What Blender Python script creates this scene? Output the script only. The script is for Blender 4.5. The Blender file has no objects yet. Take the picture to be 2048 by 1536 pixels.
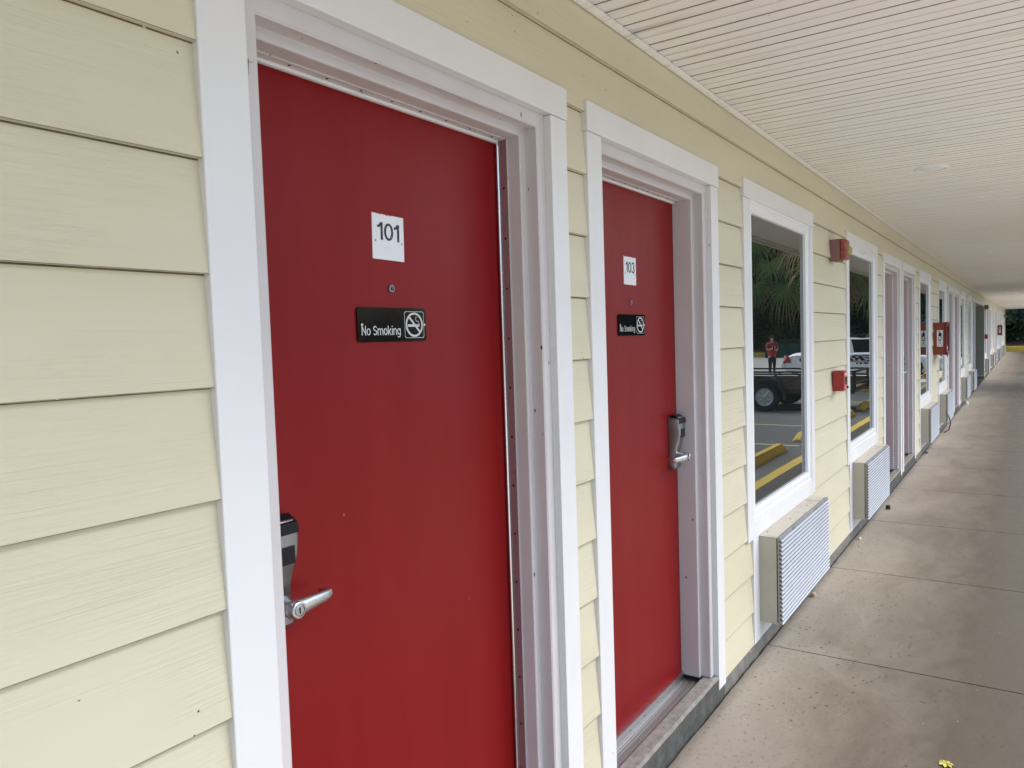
import bpy, bmesh, math, random
from mathutils import Vector, Matrix, noise
R = random.Random(7)
rad = math.radians
C = bpy.context.scene.collection
sc = bpy.context.scene

# ------------------------------------------------------------------ camera
cam = bpy.data.objects.new('camera', bpy.data.cameras.new('camera'))
C.objects.link(cam)
cr = Vector((0.56079629, -0.82732991, -0.03213631)).normalized()
cu = Vector((0.06368011, 0.00440066, 0.99796066)).normalized()
cf = Vector((0.82550128, 0.56169908, -0.05515233)).normalized()
CP = Vector((0, -1.11, 1.5995))
M = Matrix((cr, cu, -cf)).transposed().to_4x4(); M.translation = CP
cam.matrix_world = M
cam.data.sensor_fit = 'HORIZONTAL'; cam.data.sensor_width = 36
cam.data.lens = 36 * 1517.586 / 2048
cam.data.clip_start = .02; cam.data.clip_end = 2000
sc.camera = cam

# ------------------------------------------------------------------ light
SUN_EL, SUN_AZ = rad(55), rad(300)          # azimuth: direction of the sun, from +X towards +Y
w = bpy.data.worlds.new('World'); sc.world = w; w.use_nodes = True
nt = w.node_tree; bg = nt.nodes['Background']
sky = nt.nodes.new('ShaderNodeTexSky'); sky.sky_type = 'NISHITA'; sky.sun_disc = False
sky.sun_elevation = SUN_EL; sky.sun_rotation = rad(90) - SUN_AZ
sky.air_density = 1.0; sky.dust_density = 2.0; sky.ozone_density = 1.0
nt.links.new(sky.outputs[0], bg.inputs[0]); bg.inputs[1].default_value = .15
sd = Vector((math.cos(SUN_AZ) * math.cos(SUN_EL), math.sin(SUN_AZ) * math.cos(SUN_EL), math.sin(SUN_EL)))
sl = bpy.data.lights.new('sun', 'SUN'); sl.energy = 1.5; sl.angle = rad(50); sl.color = (1, .985, .97)
so = bpy.data.objects.new('sun', sl); C.objects.link(so)
so.rotation_euler = sd.to_track_quat('Z', 'Y').to_euler()
so.location = (0, -20, 30)
sc.view_settings.view_transform = 'Standard'; sc.view_settings.look = 'None'
sc.view_settings.gamma = 1; sc.view_settings.exposure = 1.2

# ------------------------------------------------------------------ materials
def mat(name, col=(.5, .5, .5), rough=.6, metal=0, spec=.5, ior=1.5):
    m = bpy.data.materials.new(name); m.use_nodes = True
    b = m.node_tree.nodes['Principled BSDF']
    b.inputs['Base Color'].default_value = (*col, 1); b.inputs['Roughness'].default_value = rough
    b.inputs['Metallic'].default_value = metal; b.inputs['IOR'].default_value = ior
    b.inputs['Specular IOR Level'].default_value = spec
    return m
class N:
    """tiny node helper"""
    def __init__(s, m):
        s.t = m.node_tree; s.b = s.t.nodes['Principled BSDF']; s.tc = s.t.nodes.new('ShaderNodeTexCoord').outputs['Object']
    def mapping(s, scale, rot=(0, 0, 0)):
        n = s.t.nodes.new('ShaderNodeMapping'); n.inputs['Scale'].default_value = scale; n.inputs['Rotation'].default_value = rot
        s.t.links.new(s.tc, n.inputs[0]); return n.outputs[0]
    def noise(s, scale=(1, 1, 1), det=5, rough=.6, dist=0, sc_=1):
        n = s.t.nodes.new('ShaderNodeTexNoise'); n.inputs['Scale'].default_value = sc_; n.inputs['Detail'].default_value = det
        n.inputs['Roughness'].default_value = rough; n.inputs['Distortion'].default_value = dist
        s.t.links.new(s.mapping(scale), n.inputs['Vector']); return n.outputs[0]
    def voro(s, scale=(1, 1, 1)):
        n = s.t.nodes.new('ShaderNodeTexVoronoi'); n.inputs['Scale'].default_value = 1
        s.t.links.new(s.mapping(scale), n.inputs['Vector']); return n.outputs['Distance']
    def ramp(s, v, a, b, ca=(0, 0, 0), cb=(1, 1, 1)):
        n = s.t.nodes.new('ShaderNodeValToRGB'); e = n.color_ramp.elements
        e[0].position = a; e[0].color = (*ca, 1); e[1].position = b; e[1].color = (*cb, 1)
        s.t.links.new(v, n.inputs[0]); return n.outputs[0]
    def mix(s, f, a, b, mode='MIX'):
        n = s.t.nodes.new('ShaderNodeMix'); n.data_type = 'RGBA'; n.blend_type = mode
        for k, v in ((0, f), (6, a), (7, b)):
            if hasattr(v, 'node'): s.t.links.new(v, n.inputs[k])
            elif isinstance(v, (int, float)): n.inputs[k].default_value = v
            else: n.inputs[k].default_value = (*v, 1)
        return n.outputs[2]
    def math(s, op, a, b=0):
        n = s.t.nodes.new('ShaderNodeMath'); n.operation = op
        for k, v in ((0, a), (1, b)):
            if hasattr(v, 'node'): s.t.links.new(v, n.inputs[k])
            else: n.inputs[k].default_value = v
        return n.outputs[0]
    def bump(s, h, strength=.3, dist=.002):
        n = s.t.nodes.new('ShaderNodeBump'); n.inputs['Strength'].default_value = strength; n.inputs['Distance'].default_value = dist
        s.t.links.new(h, n.inputs['Height']); s.t.links.new(n.outputs[0], s.b.inputs['Normal'])
    def color(s, c): s.t.links.new(c, s.b.inputs['Base Color'])
    def rough(s, v): s.t.links.new(v, s.b.inputs['Roughness'])

def specks(n, base, scale, thr, dark=(.05, .04, .03), gate=.5):
    """small scattered dirt spots: voronoi dots kept only where a coarse noise allows"""
    d = n.ramp(n.voro(scale), thr * .7, thr, (1, 1, 1), (0, 0, 0))
    g = n.ramp(n.noise(tuple(k * .45 for k in scale), 2), gate, gate + .03)
    return n.mix(n.math('MULTIPLY', d, g), base, dark)

def m_siding():
    m = mat('painted_fibre_cement', rough=.55, spec=.35); n = N(m)
    g = n.noise((2.2, 2, 95), 5, .62, 1.2)
    big = n.noise((.7, .7, 3), 3)
    c = n.mix(n.ramp(big, .3, .7), (.60, .55, .388), (.655, .606, .442))
    c = specks(n, c, (27, 27, 27), .075, (.05, .038, .025), .575)
    n.color(c)
    g2 = n.noise((1.3, 1, 62), 3, .5, 2.6)
    gate = n.ramp(n.noise((1.6, 1, 4.5), 2), .42, .62)
    h = n.math('MULTIPLY', n.math('ADD', n.ramp(g, .38, .62), n.math('MULTIPLY', n.ramp(g2, .42, .5), .8)), gate)
    n.bump(h, .42, .0017); return m
def m_trim():
    m = mat('white_trim_paint', rough=.42, spec=.4); n = N(m)
    b = n.noise((2, 2, 1.2), 5)
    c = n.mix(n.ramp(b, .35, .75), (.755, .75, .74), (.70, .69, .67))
    c = specks(n, c, (24, 24, 15), .07, (.10, .08, .07), .59)
    n.color(c); n.bump(n.noise((60, 60, 14), 3), .12, .001); return m
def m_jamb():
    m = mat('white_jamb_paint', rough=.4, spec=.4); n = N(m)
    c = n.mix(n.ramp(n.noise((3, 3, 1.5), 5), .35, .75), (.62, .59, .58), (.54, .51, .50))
    chips = n.ramp(n.noise((45, 45, 12), 6, .75), .70, .73)
    c = n.mix(n.math('MULTIPLY', chips, n.ramp(n.noise((6, 6, 1), 2), .5, .6)), c, (.1, .075, .065))
    c = specks(n, c, (30, 30, 14), .11, (.05, .035, .03), .56)
    n.color(c); return m
def m_door():
    m = mat('red_door_paint', rough=.38, spec=.18); n = N(m)
    a = n.noise((9, 9, .7), 5, .6)
    c = n.mix(n.ramp(a, .3, .75), (.195, .0035, .0045), (.22, .007, .0075))
    c = specks(n, c, (22, 22, 16), .07, (.40, .10, .09), .62)
    sc2 = n.math('MULTIPLY', n.ramp(n.noise((30, 30, 3.5), 6, .8, 1.5), .64, .70), n.ramp(n.noise((3, 3, 2), 2), .5, .6)); c = n.mix(n.math('MULTIPLY', sc2, .35), c, (.10, .012, .012))
    n.color(c); n.rough(n.ramp(n.noise((4, 4, .9), 5), .3, .7, (.34,) * 3, (.46,) * 3))
    n.bump(n.noise((50, 50, 50), 3), .10, .0006); return m
def m_concrete():
    m = mat('walkway_concrete', rough=.6, spec=.4); n = N(m)
    a = n.noise((1.1, 2.2, 1), 9, .72, .5); b = n.noise((5, 11, 1), 8, .75); f = n.noise((210, 210, 210), 4, .8); g0 = n.noise((34, 44, 30), 6, .75)
    c = n.mix(n.ramp(a, .38, .60), (.178, .150, .111), (.222, .193, .149))
    c = n.mix(n.math('MULTIPLY', n.ramp(b, .53, .62), .28), c, (.125, .104, .078))
    edge = n.t.nodes.new('ShaderNodeSeparateXYZ'); n.t.links.new(n.tc, edge.inputs[0])
    wob = n.math('MULTIPLY', n.math('SUBTRACT', a, .5), .38); wob2 = n.math('MULTIPLY', n.math('SUBTRACT', b, .5), .3)
    yy = n.math('ADD', edge.outputs[1], n.math('ADD', wob, wob2))
    # the outer half of the slab turns darker, patchily; a paler tone lies nearer the wall
    n2 = n.ramp(n.math('MULTIPLY', yy, -1), .34, .88)
    c = n.mix(n.math('MULTIPLY', n2, .88), c, (.052, .038, .021))
    n1 = n.ramp(n.math('ADD', yy, .55), .15, .5); c = n.mix(n.math('MULTIPLY', n1, .75), c, (.36, .325, .27))
    # black run of grime right in the corner under the wall
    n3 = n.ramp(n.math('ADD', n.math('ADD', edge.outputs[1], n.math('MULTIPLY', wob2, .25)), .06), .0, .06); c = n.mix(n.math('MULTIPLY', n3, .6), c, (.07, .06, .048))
    # aggregate grit and pitting
    c = n.mix(n.math('MULTIPLY', n.ramp(f, .50, .64), .38), c, (.085, .073, .058)); c = n.mix(n.math('MULTIPLY', n.ramp(f, .36, .44, (1, 1, 1), (0, 0, 0)), .30), c, (.36, .33, .28))
    c = n.mix(n.math('MULTIPLY', n.ramp(g0, .56, .62), .5), c, (.080, .066, .05))
    # clustered sharp dark spots (prints, gum) and pale droppings
    d = n.ramp(n.voro((21, 27, 20)), .15, .20, (1, 1, 1), (0, 0, 0)); g = n.ramp(n.noise((2.6, 3.6, 2), 4, .75), .525, .55)
    c = n.mix(n.math('MULTIPLY', n.math('MULTIPLY', d, g), .8), c, (.045, .036, .028))
    d = n.ramp(n.voro((47, 55, 20)), .10, .16, (1, 1, 1), (0, 0, 0)); g = n.ramp(n.noise((4, 5, 2), 3, .7), .60, .62)
    c = n.mix(n.math('MULTIPLY', n.math('MULTIPLY', d, g), .8), c, (.055, .045, .035))
    c = specks(n, c, (26, 32, 20), .07, (.72, .70, .65), .585)
    n.color(c); n.rough(n.ramp(b, .3, .75, (.45,) * 3, (.7,) * 3))
    n.bump(n.math('ADD', n.math('MULTIPLY', f, .5), b), .3, .002); return m
def m_rawconc(name, lo, hi, sc_=14):
    m = mat(name, rough=.85, spec=.25); n = N(m)
    c = n.mix(n.ramp(n.noise((sc_, sc_, sc_), 7, .7), .32, .68), lo, hi)
    c = specks(n, c, (30, 30, 30), .16, (.7, .68, .62), .63)
    n.color(c); n.bump(n.noise((90, 90, 90), 4), .5, .003); return m
def m_asphalt():
    m = mat('lot_asphalt', rough=.75, spec=.35); n = N(m)
    a = n.noise((.35, .35, 1), 6, .62, .5); f = n.noise((90, 90, 90), 2)
    c = n.mix(n.ramp(a, .35, .65), (.088, .088, .084), (.148, .147, .138))
    c = n.mix(n.math('MULTIPLY', n.ramp(f, .45, .7), .35), c, (.25, .245, .23))
    n.color(c); n.bump(f, .4, .004); return m
def m_ceiling():
    m = mat('soffit_vinyl', rough=.5, spec=.35); n = N(m)
    c = n.mix(n.ramp(n.noise((.8, .5, 1), 5), .3, .7), (.86, .835, .79), (.90, .88, .84))
    st = n.ramp(n.noise((34, 2.2, 1), 6, .7, .4), .52, .68)
    gt = n.ramp(n.noise((.9, 1.3, 1), 3), .42, .65)
    c = n.mix(n.math('MULTIPLY', n.math('MULTIPLY', st, gt), .55), c, (.33, .28, .22))
    c = specks(n, c, (9, 9, 9), .05, (.3, .26, .2), .55)
    n.color(c); return m
def m_groove(name, c0, c1, s):
    m = mat(name, rough=.8, spec=.2); n = N(m)
    n.color(n.mix(n.ramp(n.noise((30, s, 1), 5, .7), .35, .6), c0, c1)); return m
def m_paint(name, col, worn=(.13, .13, .12), amt=.66, sc_=9, rough=.6):
    m = mat(name, rough=rough, spec=.35); n = N(m)
    k = n.ramp(n.noise((sc_, sc_, sc_), 7, .75), amt, amt + .07)
    b = n.mix(n.ramp(n.noise((1.5, 1.5, 1.5), 4), .3, .7), tuple(v * .85 for v in col), col)
    n.color(n.mix(k, b, worn)); return m
def m_leaf(name, a, b, dry=None, amt=.7):
    m = mat(name, rough=.55, spec=.35); n = N(m)
    c = n.mix(n.ramp(n.noise((.9, .9, .9), 4), .35, .65), a, b)
    if dry: c = n.mix(n.ramp(n.noise((2.5, 2.5, 2.5), 3), amt, amt + .06), c, dry)
    n.color(c); return m
def m_glass(name, ior, tint):
    """window pane seen from outside in daylight: mirror-like with a dark room behind"""
    m = bpy.data.materials.new(name); m.use_nodes = True; t = m.node_tree
    t.nodes.remove(t.nodes['Principled BSDF']); out = t.nodes['Material Output']
    fr = t.nodes.new('ShaderNodeFresnel'); fr.inputs[0].default_value = ior
    d = t.nodes.new('ShaderNodeBsdfDiffuse'); d.inputs[0].default_value = (*tint, 1)
    g = t.nodes.new('ShaderNodeBsdfGlossy'); g.inputs['Roughness'].default_value = .004; g.inputs[0].default_value = (.96, 1, .98, 1)
    tc = t.nodes.new('ShaderNodeTexCoord'); no = t.nodes.new('ShaderNodeTexNoise'); no.inputs['Scale'].default_value = 1.7; no.inputs['Detail'].default_value = 1; bp = t.nodes.new('ShaderNodeBump'); bp.inputs['Strength'].default_value = .5; bp.inputs['Distance'].default_value = .0012
    t.links.new(tc.outputs['Object'], no.inputs['Vector']); t.links.new(no.outputs[0], bp.inputs['Height']); t.links.new(bp.outputs[0], g.inputs['Normal'])
    x = t.nodes.new('ShaderNodeMixShader')
    t.links.new(fr.outputs[0], x.inputs[0]); t.links.new(d.outputs[0], x.inputs[1]); t.links.new(g.outputs[0], x.inputs[2])
    t.links.new(x.outputs[0], out.inputs[0]); return m

def m_metal(name, col, rough, sc_=30):
    m = mat(name, col, rough, 1); n = N(m)
    n.rough(n.ramp(n.noise((sc_, sc_, sc_ * 3), 4), .3, .7, (rough * .8,) * 3, (min(1, rough * 1.35),) * 3)); return m
SIDING = m_siding(); TRIM = m_trim(); JAMB = m_jamb(); DOOR = m_door(); CONC = m_concrete()
FOUND = m_rawconc('foundation_concrete', (.13, .125, .11), (.25, .24, .21)); SILLC = m_rawconc('sill_concrete', (.15, .14, .125), (.31, .295, .27), 30)
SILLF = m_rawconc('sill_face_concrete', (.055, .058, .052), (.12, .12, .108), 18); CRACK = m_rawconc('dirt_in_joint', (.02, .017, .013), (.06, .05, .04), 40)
ASPH = m_asphalt(); CEIL = m_ceiling()
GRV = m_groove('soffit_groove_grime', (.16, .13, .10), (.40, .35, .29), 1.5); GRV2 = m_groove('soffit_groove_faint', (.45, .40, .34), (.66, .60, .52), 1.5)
YEL = m_paint('yellow_kerb_paint', (.76, .54, .09)); YELO = m_paint('yellow_line_paint', (.62, .55, .26), (.12, .12, .11), .6, 5)
GLASS = m_glass('window_glass', 2.15, (.012, .014, .013)); CARGL = m_glass('car_glass', 1.5, (.015, .018, .02))
VINYL = mat('white_vinyl', (.80, .81, .82), .3); ALU = m_metal('brushed_aluminium', (.62, .62, .62), .32); ALUB = m_metal('bright_aluminium', (.80, .80, .82), .2); ALUD = mat('dull_aluminium', (.40, .395, .385), .42, .85)
NICK = m_metal('satin_nickel', (.55, .55, .56), .26, 18); NICKD = m_metal('satin_nickel_body', (.27, .27, .28), .34, 18)
BLK = mat('black_plastic', (.008, .008, .010), .3, 0, .2); RUB = mat('black_rubber', (.02, .02, .02), .8); BLKM = mat('matt_black', (.02, .018, .016), .7)
SIGNB = mat('gloss_black_sign', (.004, .004, .005), .12, 0, .16); SILV = mat('silver_print', (.55, .56, .56), .4); SIGNW = m_paint('white_plate', (.80, .82, .84), (.76, .76, .77), .6, 30, .35)
PRINT = m_paint('worn_black_print', (.035, .035, .04), (.22, .22, .23), .56, 160); SMEAR = mat('red_paint_smear', (.42, .03, .05), .5); EMB = mat('embossed_dots', (.70, .71, .70), .5)
BEIGE = m_paint('beige_sleeve_paint', (.52, .48, .38), (.42, .34, .26), .68, 7); BEIGET = m_paint('beige_sleeve_top', (.56, .52, .43), (.44, .36, .28), .55, 6)
GRILLE = m_paint('grille_paint', (.50, .53, .57), (.36, .35, .34), .74, 16, .35)
SREDS = m_paint('faded_red_box', (.26, .13, .14), (.22, .03, .04), .62, 12); SRED = m_paint('weathered_red', (.28, .045, .03), (.30, .11, .07), .5, 16, .35)
PRED = mat('pull_station_red', (.32, .02, .018), .38); PFACE = m_paint('pull_face_pink', (.62, .16, .17), (.5, .4, .4), .6, 60); CABR = m_paint('cabinet_side_red', (.28, .055, .03), (.24, .07, .04), .6, 5, .35); CABD = mat('cabinet_front_red', (.17, .004, .008), .3)
STRB = m_glass('strobe_lens', 1.5, (.35, .29, .10)); WHT = mat('white_plastic', (.78, .78, .75), .4)
GREYG = m_paint('grey_green_paint', (.36, .38, .33), (.30, .31, .27), .6, 3); SHING = m_rawconc('roof_shingle', (.06, .055, .05), (.14, .13, .12), 9)
CARW = mat('white_car_paint', (.88, .89, .90), .3); CARB = mat('blue_car_paint', (.04, .07, .16), .16); CARS = mat('silver_car_paint', (.42, .43, .44), .18)
CHR = mat('wheel_alloy', (.55, .55, .54), .3, 1); REDL = mat('tail_lamp', (.35, .015, .02), .12); TYR = mat('tyre', (.018, .018, .02), .75)
STEEL = mat('black_steel', (.03, .03, .03), .45); WOOD = m_paint('weathered_plank', (.20, .13, .09), (.10, .075, .055), .5, 6); GRN = m_paint('green_enamel', (.012, .055, .038), (.04, .07, .05), .66, 3); CHARC = mat('charcoal_text', (.015, .015, .018), .5)
BARK = m_rawconc('bark', (.07, .055, .04), (.16, .125, .09), 6); MULCH = m_rawconc('brown_mulch', (.075, .04, .028), (.17, .10, .07), 8)
LEAF1 = m_leaf('leaf_dark', (.006, .017, .006), (.019, .040, .011)); LEAF2 = m_leaf('leaf_mid', (.016, .045, .010), (.038, .085, .018)); LEAF3 = m_leaf('leaf_blue_green', (.04, .09, .058), (.095, .165, .10))
PALM = m_leaf('palm_green', (.08, .15, .035), (.24, .29, .075)); PALMD = m_leaf('palm_dry', (.22, .12, .045), (.40, .24, .10)); GRASS = m_leaf('grass', (.03, .08, .012), (.07, .14, .03)); SOIL = m_rawconc('soil', (.05, .045, .03), (.09, .08, .05), 3)
SKIN = mat('skin', (.55, .30, .21), .5); SHIRT = m_paint('red_shirt', (.42, .035, .025), (.5, .06, .04), .6, 8); JEANS = mat('dark_leggings', (.012, .014, .028), .8); GREYC = mat('grey_panel', (.16, .17, .18), .8); HAIR = mat('brown_hair', (.045, .02, .012), .5); PATCH = mat('shirt_print', (.5, .45, .5), .6)

# ------------------------------------------------------------------ mesh helpers
class MB:
    def __init__(s): s.v = []; s.f = []; s.m = []
    def face(s, idx, mi=0): s.f.append(tuple(idx)); s.m.append(mi)
    def poly(s, pts, mi=0):
        b = len(s.v); s.v += [tuple(p) for p in pts]; s.face(range(b, b + len(pts)), mi)
    def box(s, x0, x1, y0, y1, z0, z1, mi=0):
        b = len(s.v); s.v += [(x, y, z) for x in (x0, x1) for y in (y0, y1) for z in (z0, z1)]
        for q in ((0, 1, 3, 2), (4, 6, 7, 5), (0, 4, 5, 1), (2, 3, 7, 6), (0, 2, 6, 4), (1, 5, 7, 3)): s.face([b + i for i in q], mi)
    def prism(s, pts, vec, mi=0, mcap=None):
        """closed polygon swept by vec"""
        b = len(s.v); n = len(pts); vec = Vector(vec)
        s.v += [tuple(p) for p in pts] + [tuple(Vector(p) + vec) for p in pts]
        for i in range(n): s.face((b + i, b + (i + 1) % n, b + n + (i + 1) % n, b + n + i), mi)
        mc = mi if mcap is None else mcap
        s.face(reversed(range(b, b + n)), mc); s.face(range(b + n, b + 2 * n), mc)
    def loft(s, rings, mi=0, cap=True, closed=True):
        b = len(s.v); n = len(rings[0])
        for r in rings: s.v += [tuple(p) for p in r]
        for k in range(len(rings) - 1):
            for i in range(n if closed else n - 1):
                j = (i + 1) % n
                s.face((b + k * n + i, b + k * n + j, b + (k + 1) * n + j, b + (k + 1) * n + i), mi)
        if cap:
            s.face(reversed(range(b, b + n)), mi); s.face(range(b + (len(rings) - 1) * n, b + len(rings) * n), mi)
    def tube(s, pts, r, seg=8, mi=0, cap=True):
        pts = [Vector(p) for p in pts]; rs = r if isinstance(r, (list, tuple)) else [r] * len(pts)
        rings = []; up = None
        for i, p in enumerate(pts):
            d = (pts[min(i + 1, len(pts) - 1)] - pts[max(i - 1, 0)]).normalized()
            if up is None: up = Vector((0, 0, 1)) if abs(d.z) < .9 else Vector((1, 0, 0))
            a = d.cross(up).normalized(); up = a.cross(d).normalized()
            rings.append([p + (a * math.cos(t) + up * math.sin(t)) * rs[i] for t in [2 * math.pi * k / seg for k in range(seg)]])
        s.loft(rings, mi, cap)
    def lathe(s, c, axis, prof, seg=24, mi=0):
        """prof: (distance along axis, radius)"""
        ax = Vector(axis).normalized(); u = ax.orthogonal().normalized(); v = ax.cross(u); c = Vector(c)
        rings = [[c + ax * h + (u * math.cos(2 * math.pi * k / seg) + v * math.sin(2 * math.pi * k / seg)) * max(r, 1e-5) for k in range(seg)] for h, r in prof]
        s.loft(rings, mi, True)
    def build(s, name, mats, parent=None, bevel=0, smooth=False, segs=2):
        me = bpy.data.meshes.new(name); me.from_pydata(s.v, [], s.f)
        for m in (mats if isinstance(mats, (list, tuple)) else [mats]): me.materials.append(m)
        me.polygons.foreach_set('material_index', s.m)
        bm = bmesh.new(); bm.from_mesh(me); bmesh.ops.recalc_face_normals(bm, faces=bm.faces); bm.to_mesh(me); bm.free()
        if smooth:
            me.polygons.foreach_set('use_smooth', [True] * len(me.polygons))
            try: me.set_sharp_from_angle(angle=rad(38))
            except Exception: pass
        o = bpy.data.objects.new(name, me); C.objects.link(o)
        if parent: o.parent = parent
        if bevel:
            b = o.modifiers.new('bevel', 'BEVEL'); b.width = bevel; b.segments = segs; b.limit_method = 'ANGLE'; b.angle_limit = rad(50)
        return o
def tag(o, label=None, cat=None, group=None, kind=None):
    if label: o['label'] = label
    if cat: o['category'] = cat
    if group: o['group'] = group
    if kind: o['kind'] = kind
    return o
def empty(name, loc=(0, 0, 0), rz=0, **k):
    o = bpy.data.objects.new(name, None); C.objects.link(o); o.location = loc; o.rotation_euler.z = rz; o.empty_display_size = .1
    return tag(o, **k)
def copy_tree(o, parent=None):
    c = o.copy(); C.objects.link(c); c.parent = parent
    for ch in [q for q in bpy.data.objects if q.parent == o]: copy_tree(ch, c)
    return c
def arc(cx, cy, rx, ry, a0, a1, n=10): return [(cx + rx * math.cos(rad(a0 + (a1 - a0) * k / n)), cy + ry * math.sin(rad(a0 + (a1 - a0) * k / n))) for k in range(n + 1)]
# grotesque sans lettering drawn as strokes: width, list of centre lines (cap height 1)
GL = {'1': (.42, [[(.03, .72), (.16, .76), (.27, .93)], [(.29, .97), (.29, 0)]]), '0': (.58, [arc(.29, .485, .215, .42, 0, 360, 26)]),
      '3': (.57, [arc(.28, .71, .19, .205, 165, -75, 14), arc(.275, .265, .21, .215, 85, -165, 16)]),
      'N': (.66, [[(.09, 0), (.09, .97)], [(.09, .90), (.55, .07)], [(.55, 0), (.55, .97)]]), 'o': (.58, [arc(.29, .36, .21, .30, 0, 360, 24)]),
      'S': (.62, [arc(.31, .70, .205, .205, 20, 235, 12) + arc(.31, .27, .215, .21, 60, -160, 14)]), 'm': (.86, [[(.09, 0), (.09, .70)], arc(.26, .46, .165, .20, 180, 0, 9) + [(.425, 0)], arc(.59, .46, .165, .20, 180, 0, 9) + [(.755, 0)]]),
      'k': (.54, [[(.09, 0), (.09, .98)], [(.12, .28), (.46, .69)], [(.22, .38), (.48, 0)]]), 'i': (.25, [[(.12, 0), (.12, .70)], [(.12, .84), (.12, .98)]]),
      'n': (.56, [[(.09, 0), (.09, .70)], arc(.275, .46, .185, .20, 180, 0, 10) + [(.46, 0)]]), 'g': (.58, [arc(.28, .37, .20, .285, 0, 360, 22), [(.48, .70), (.48, .0)] + arc(.28, -.02, .20, .19, 0, -150, 10)]),
      ' ': (.28, []), 'H': (.68, [[(.09, 0), (.09, .97)], [(.57, 0), (.57, .97)], [(.09, .50), (.57, .50)]]), 'E': (.60, [[(.09, 0), (.09, .97)], [(.09, .91), (.56, .91)], [(.09, .50), (.52, .50)], [(.09, .06), (.56, .06)]]),
      'R': (.66, [[(.09, 0), (.09, .97)], [(.09, .91), (.34, .91)] + arc(.36, .69, .17, .22, 90, -90, 10) + [(.09, .47)], [(.36, .46), (.56, 0)]]), 'I': (.26, [[(.13, 0), (.13, .97)]]),
      'F': (.58, [[(.09, 0), (.09, .97)], [(.09, .91), (.54, .91)], [(.09, .48), (.49, .48)]])}
def text_into(mb, s, size, x, z, y=0, mi=1, width=None, bold=.11, depth=.0006, shear=0, axis='Y'):
    """raised lettering facing -Y (or -X), left edge x, baseline z, cap height size"""
    adv = sum(GL[c][0] for c in s); kx = (width / (adv * size)) if width else 1; px = 0; lay = 0
    for ch in s:
        for st in GL[ch][1]:
            n = len(st); loop = n > 3 and math.hypot(st[0][0] - st[-1][0], st[0][1] - st[-1][1]) < 1e-4; L_, R_ = [], []
            for i in range(n):
                if loop: p, q = st[(i - 1) % (n - 1)], st[(i + 1) % (n - 1) if i < n - 1 else 1]
                else: p, q = st[max(i - 1, 0)], st[min(i + 1, n - 1)]
                d = Vector((q[0] - p[0], q[1] - p[1])).normalized() * bold / 2
                L_.append((st[i][0] - d.y, st[i][1] + d.x)); R_.append((st[i][0] + d.y, st[i][1] - d.x))
            lay += 1; yy = y - depth - lay % 3 * .00012
            def W3(p, f): a, h = (px + p[0] + p[1] * shear) * size * kx, p[1] * size; return (x + a, f, z + h) if axis == 'Y' else (f, x - a, z + h)
            for i in range(n - 1):
                q4 = (L_[i], L_[i + 1], R_[i + 1], R_[i]); mb.poly([W3(p, yy) for p in q4], mi)
        px += GL[ch][0]

# ------------------------------------------------------------------ layout along the wall (metres)
P = 7.03
DOORS = [(.762, 1.954, 'L', '101'), (2.079, 3.259, 'R', '103'), (7.83, 9.05, 'L', '105'), (9.12, 10.28, 'R', '107'),
         (14.83, 16.02, 'L', None), (16.13, 17.32, 'R', None), (21.83, 22.93, 'L', None),
         (29.85, 31.05, 'L', None), (31.15, 32.33, 'R', None), (36.85, 38.05, 'L', None), (38.15, 39.35, 'R', None), (43.9, 45.1, 'L', None), (45.2, 46.4, 'R', None)]
WINS = [3.62, 6.09, 10.67, 13.12, 17.70, 20.15, 28.15, 32.6, 35.06, 39.66, 42.12, 46.7, 49.2]
OPEN0, OPEN1 = 23.0, 27.8
XS, XE = -4.0, 55.2
CZ = 2.62

LAP2 = m_rawconc('painted_board_edge_shade', (.17, .155, .115), (.33, .30, .22), 12); LAP = m_rawconc('lap_grime_and_painted_shade', (.07, .062, .045), (.20, .18, .135), 12)  # shade lines at the laps put into the colour; under-lap strip also grimy
B = empty('motel_building', (0, 0, 0), label='long cream clapboard motel wing with white trim, red doors and a beadboard canopy', cat='building')

# siding
lines = [.06] + [2.29 - .1876 * k for k in range(11, -1, -1)] + [2.477, CZ]
cuts = [(a + .05, b - .05) for a, b, _, _ in DOORS] + [(w_ + .10, w_ + 1.33) for w_ in WINS] + [(OPEN0, OPEN1)]
cuts.sort()
def segs(z0):
    if z0 >= 2.28: return [(XS, XE)]
    out = []; x = XS
    for a, b in cuts:
        if a > x: out.append((x, a))
        x = max(x, b)
    out.append((x, XE)); return out
mb = MB()
for i in range(len(lines) - 1):
    z0, z1 = lines[i], lines[i + 1]
    for a, b in segs(z0):
        # butt joints of the boards
        x = a; js = []
        if z0 > 2.28: js = [1.691 + 3.66 * k + (0 if i % 2 else -.85) for k in range(-1, 15)]
        if i == len(lines) - 2: js = [4.5 + 3.66 * k for k in range(-2, 14)]
        pts = [a] + [j for j in js if a < j < b] + [b]
        for p, q in zip(pts[:-1], pts[1:]):
            q2 = q - (.0018 if q != b else 0)
            n = max(1, int((q2 - p) / .5)); rings = []
            for k in range(n + 1):
                xx = p + (q2 - p) * k / n
                e = (noise.noise(Vector((xx * 1.3, z0 * 5, 0))) * .0016)
                rings.append([(xx, .0045 + e, z0), (xx, .0046 + e, z0 + .0017), (xx, .0172, z1 - .0022), (xx, .0176, z1 + .010), (xx, .030, z1 + .012), (xx, .022, z0 + .001)])
            f0 = len(mb.f); mb.loft(rings)
            for q in range(f0, f0 + 6 * n):
                if (q - f0) % 6 in (2,): mb.m[q] = 1
                if (q - f0) % 6 == 0: mb.m[q] = 2
sid = mb.build('siding', [SIDING, LAP, LAP2], B)
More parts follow.
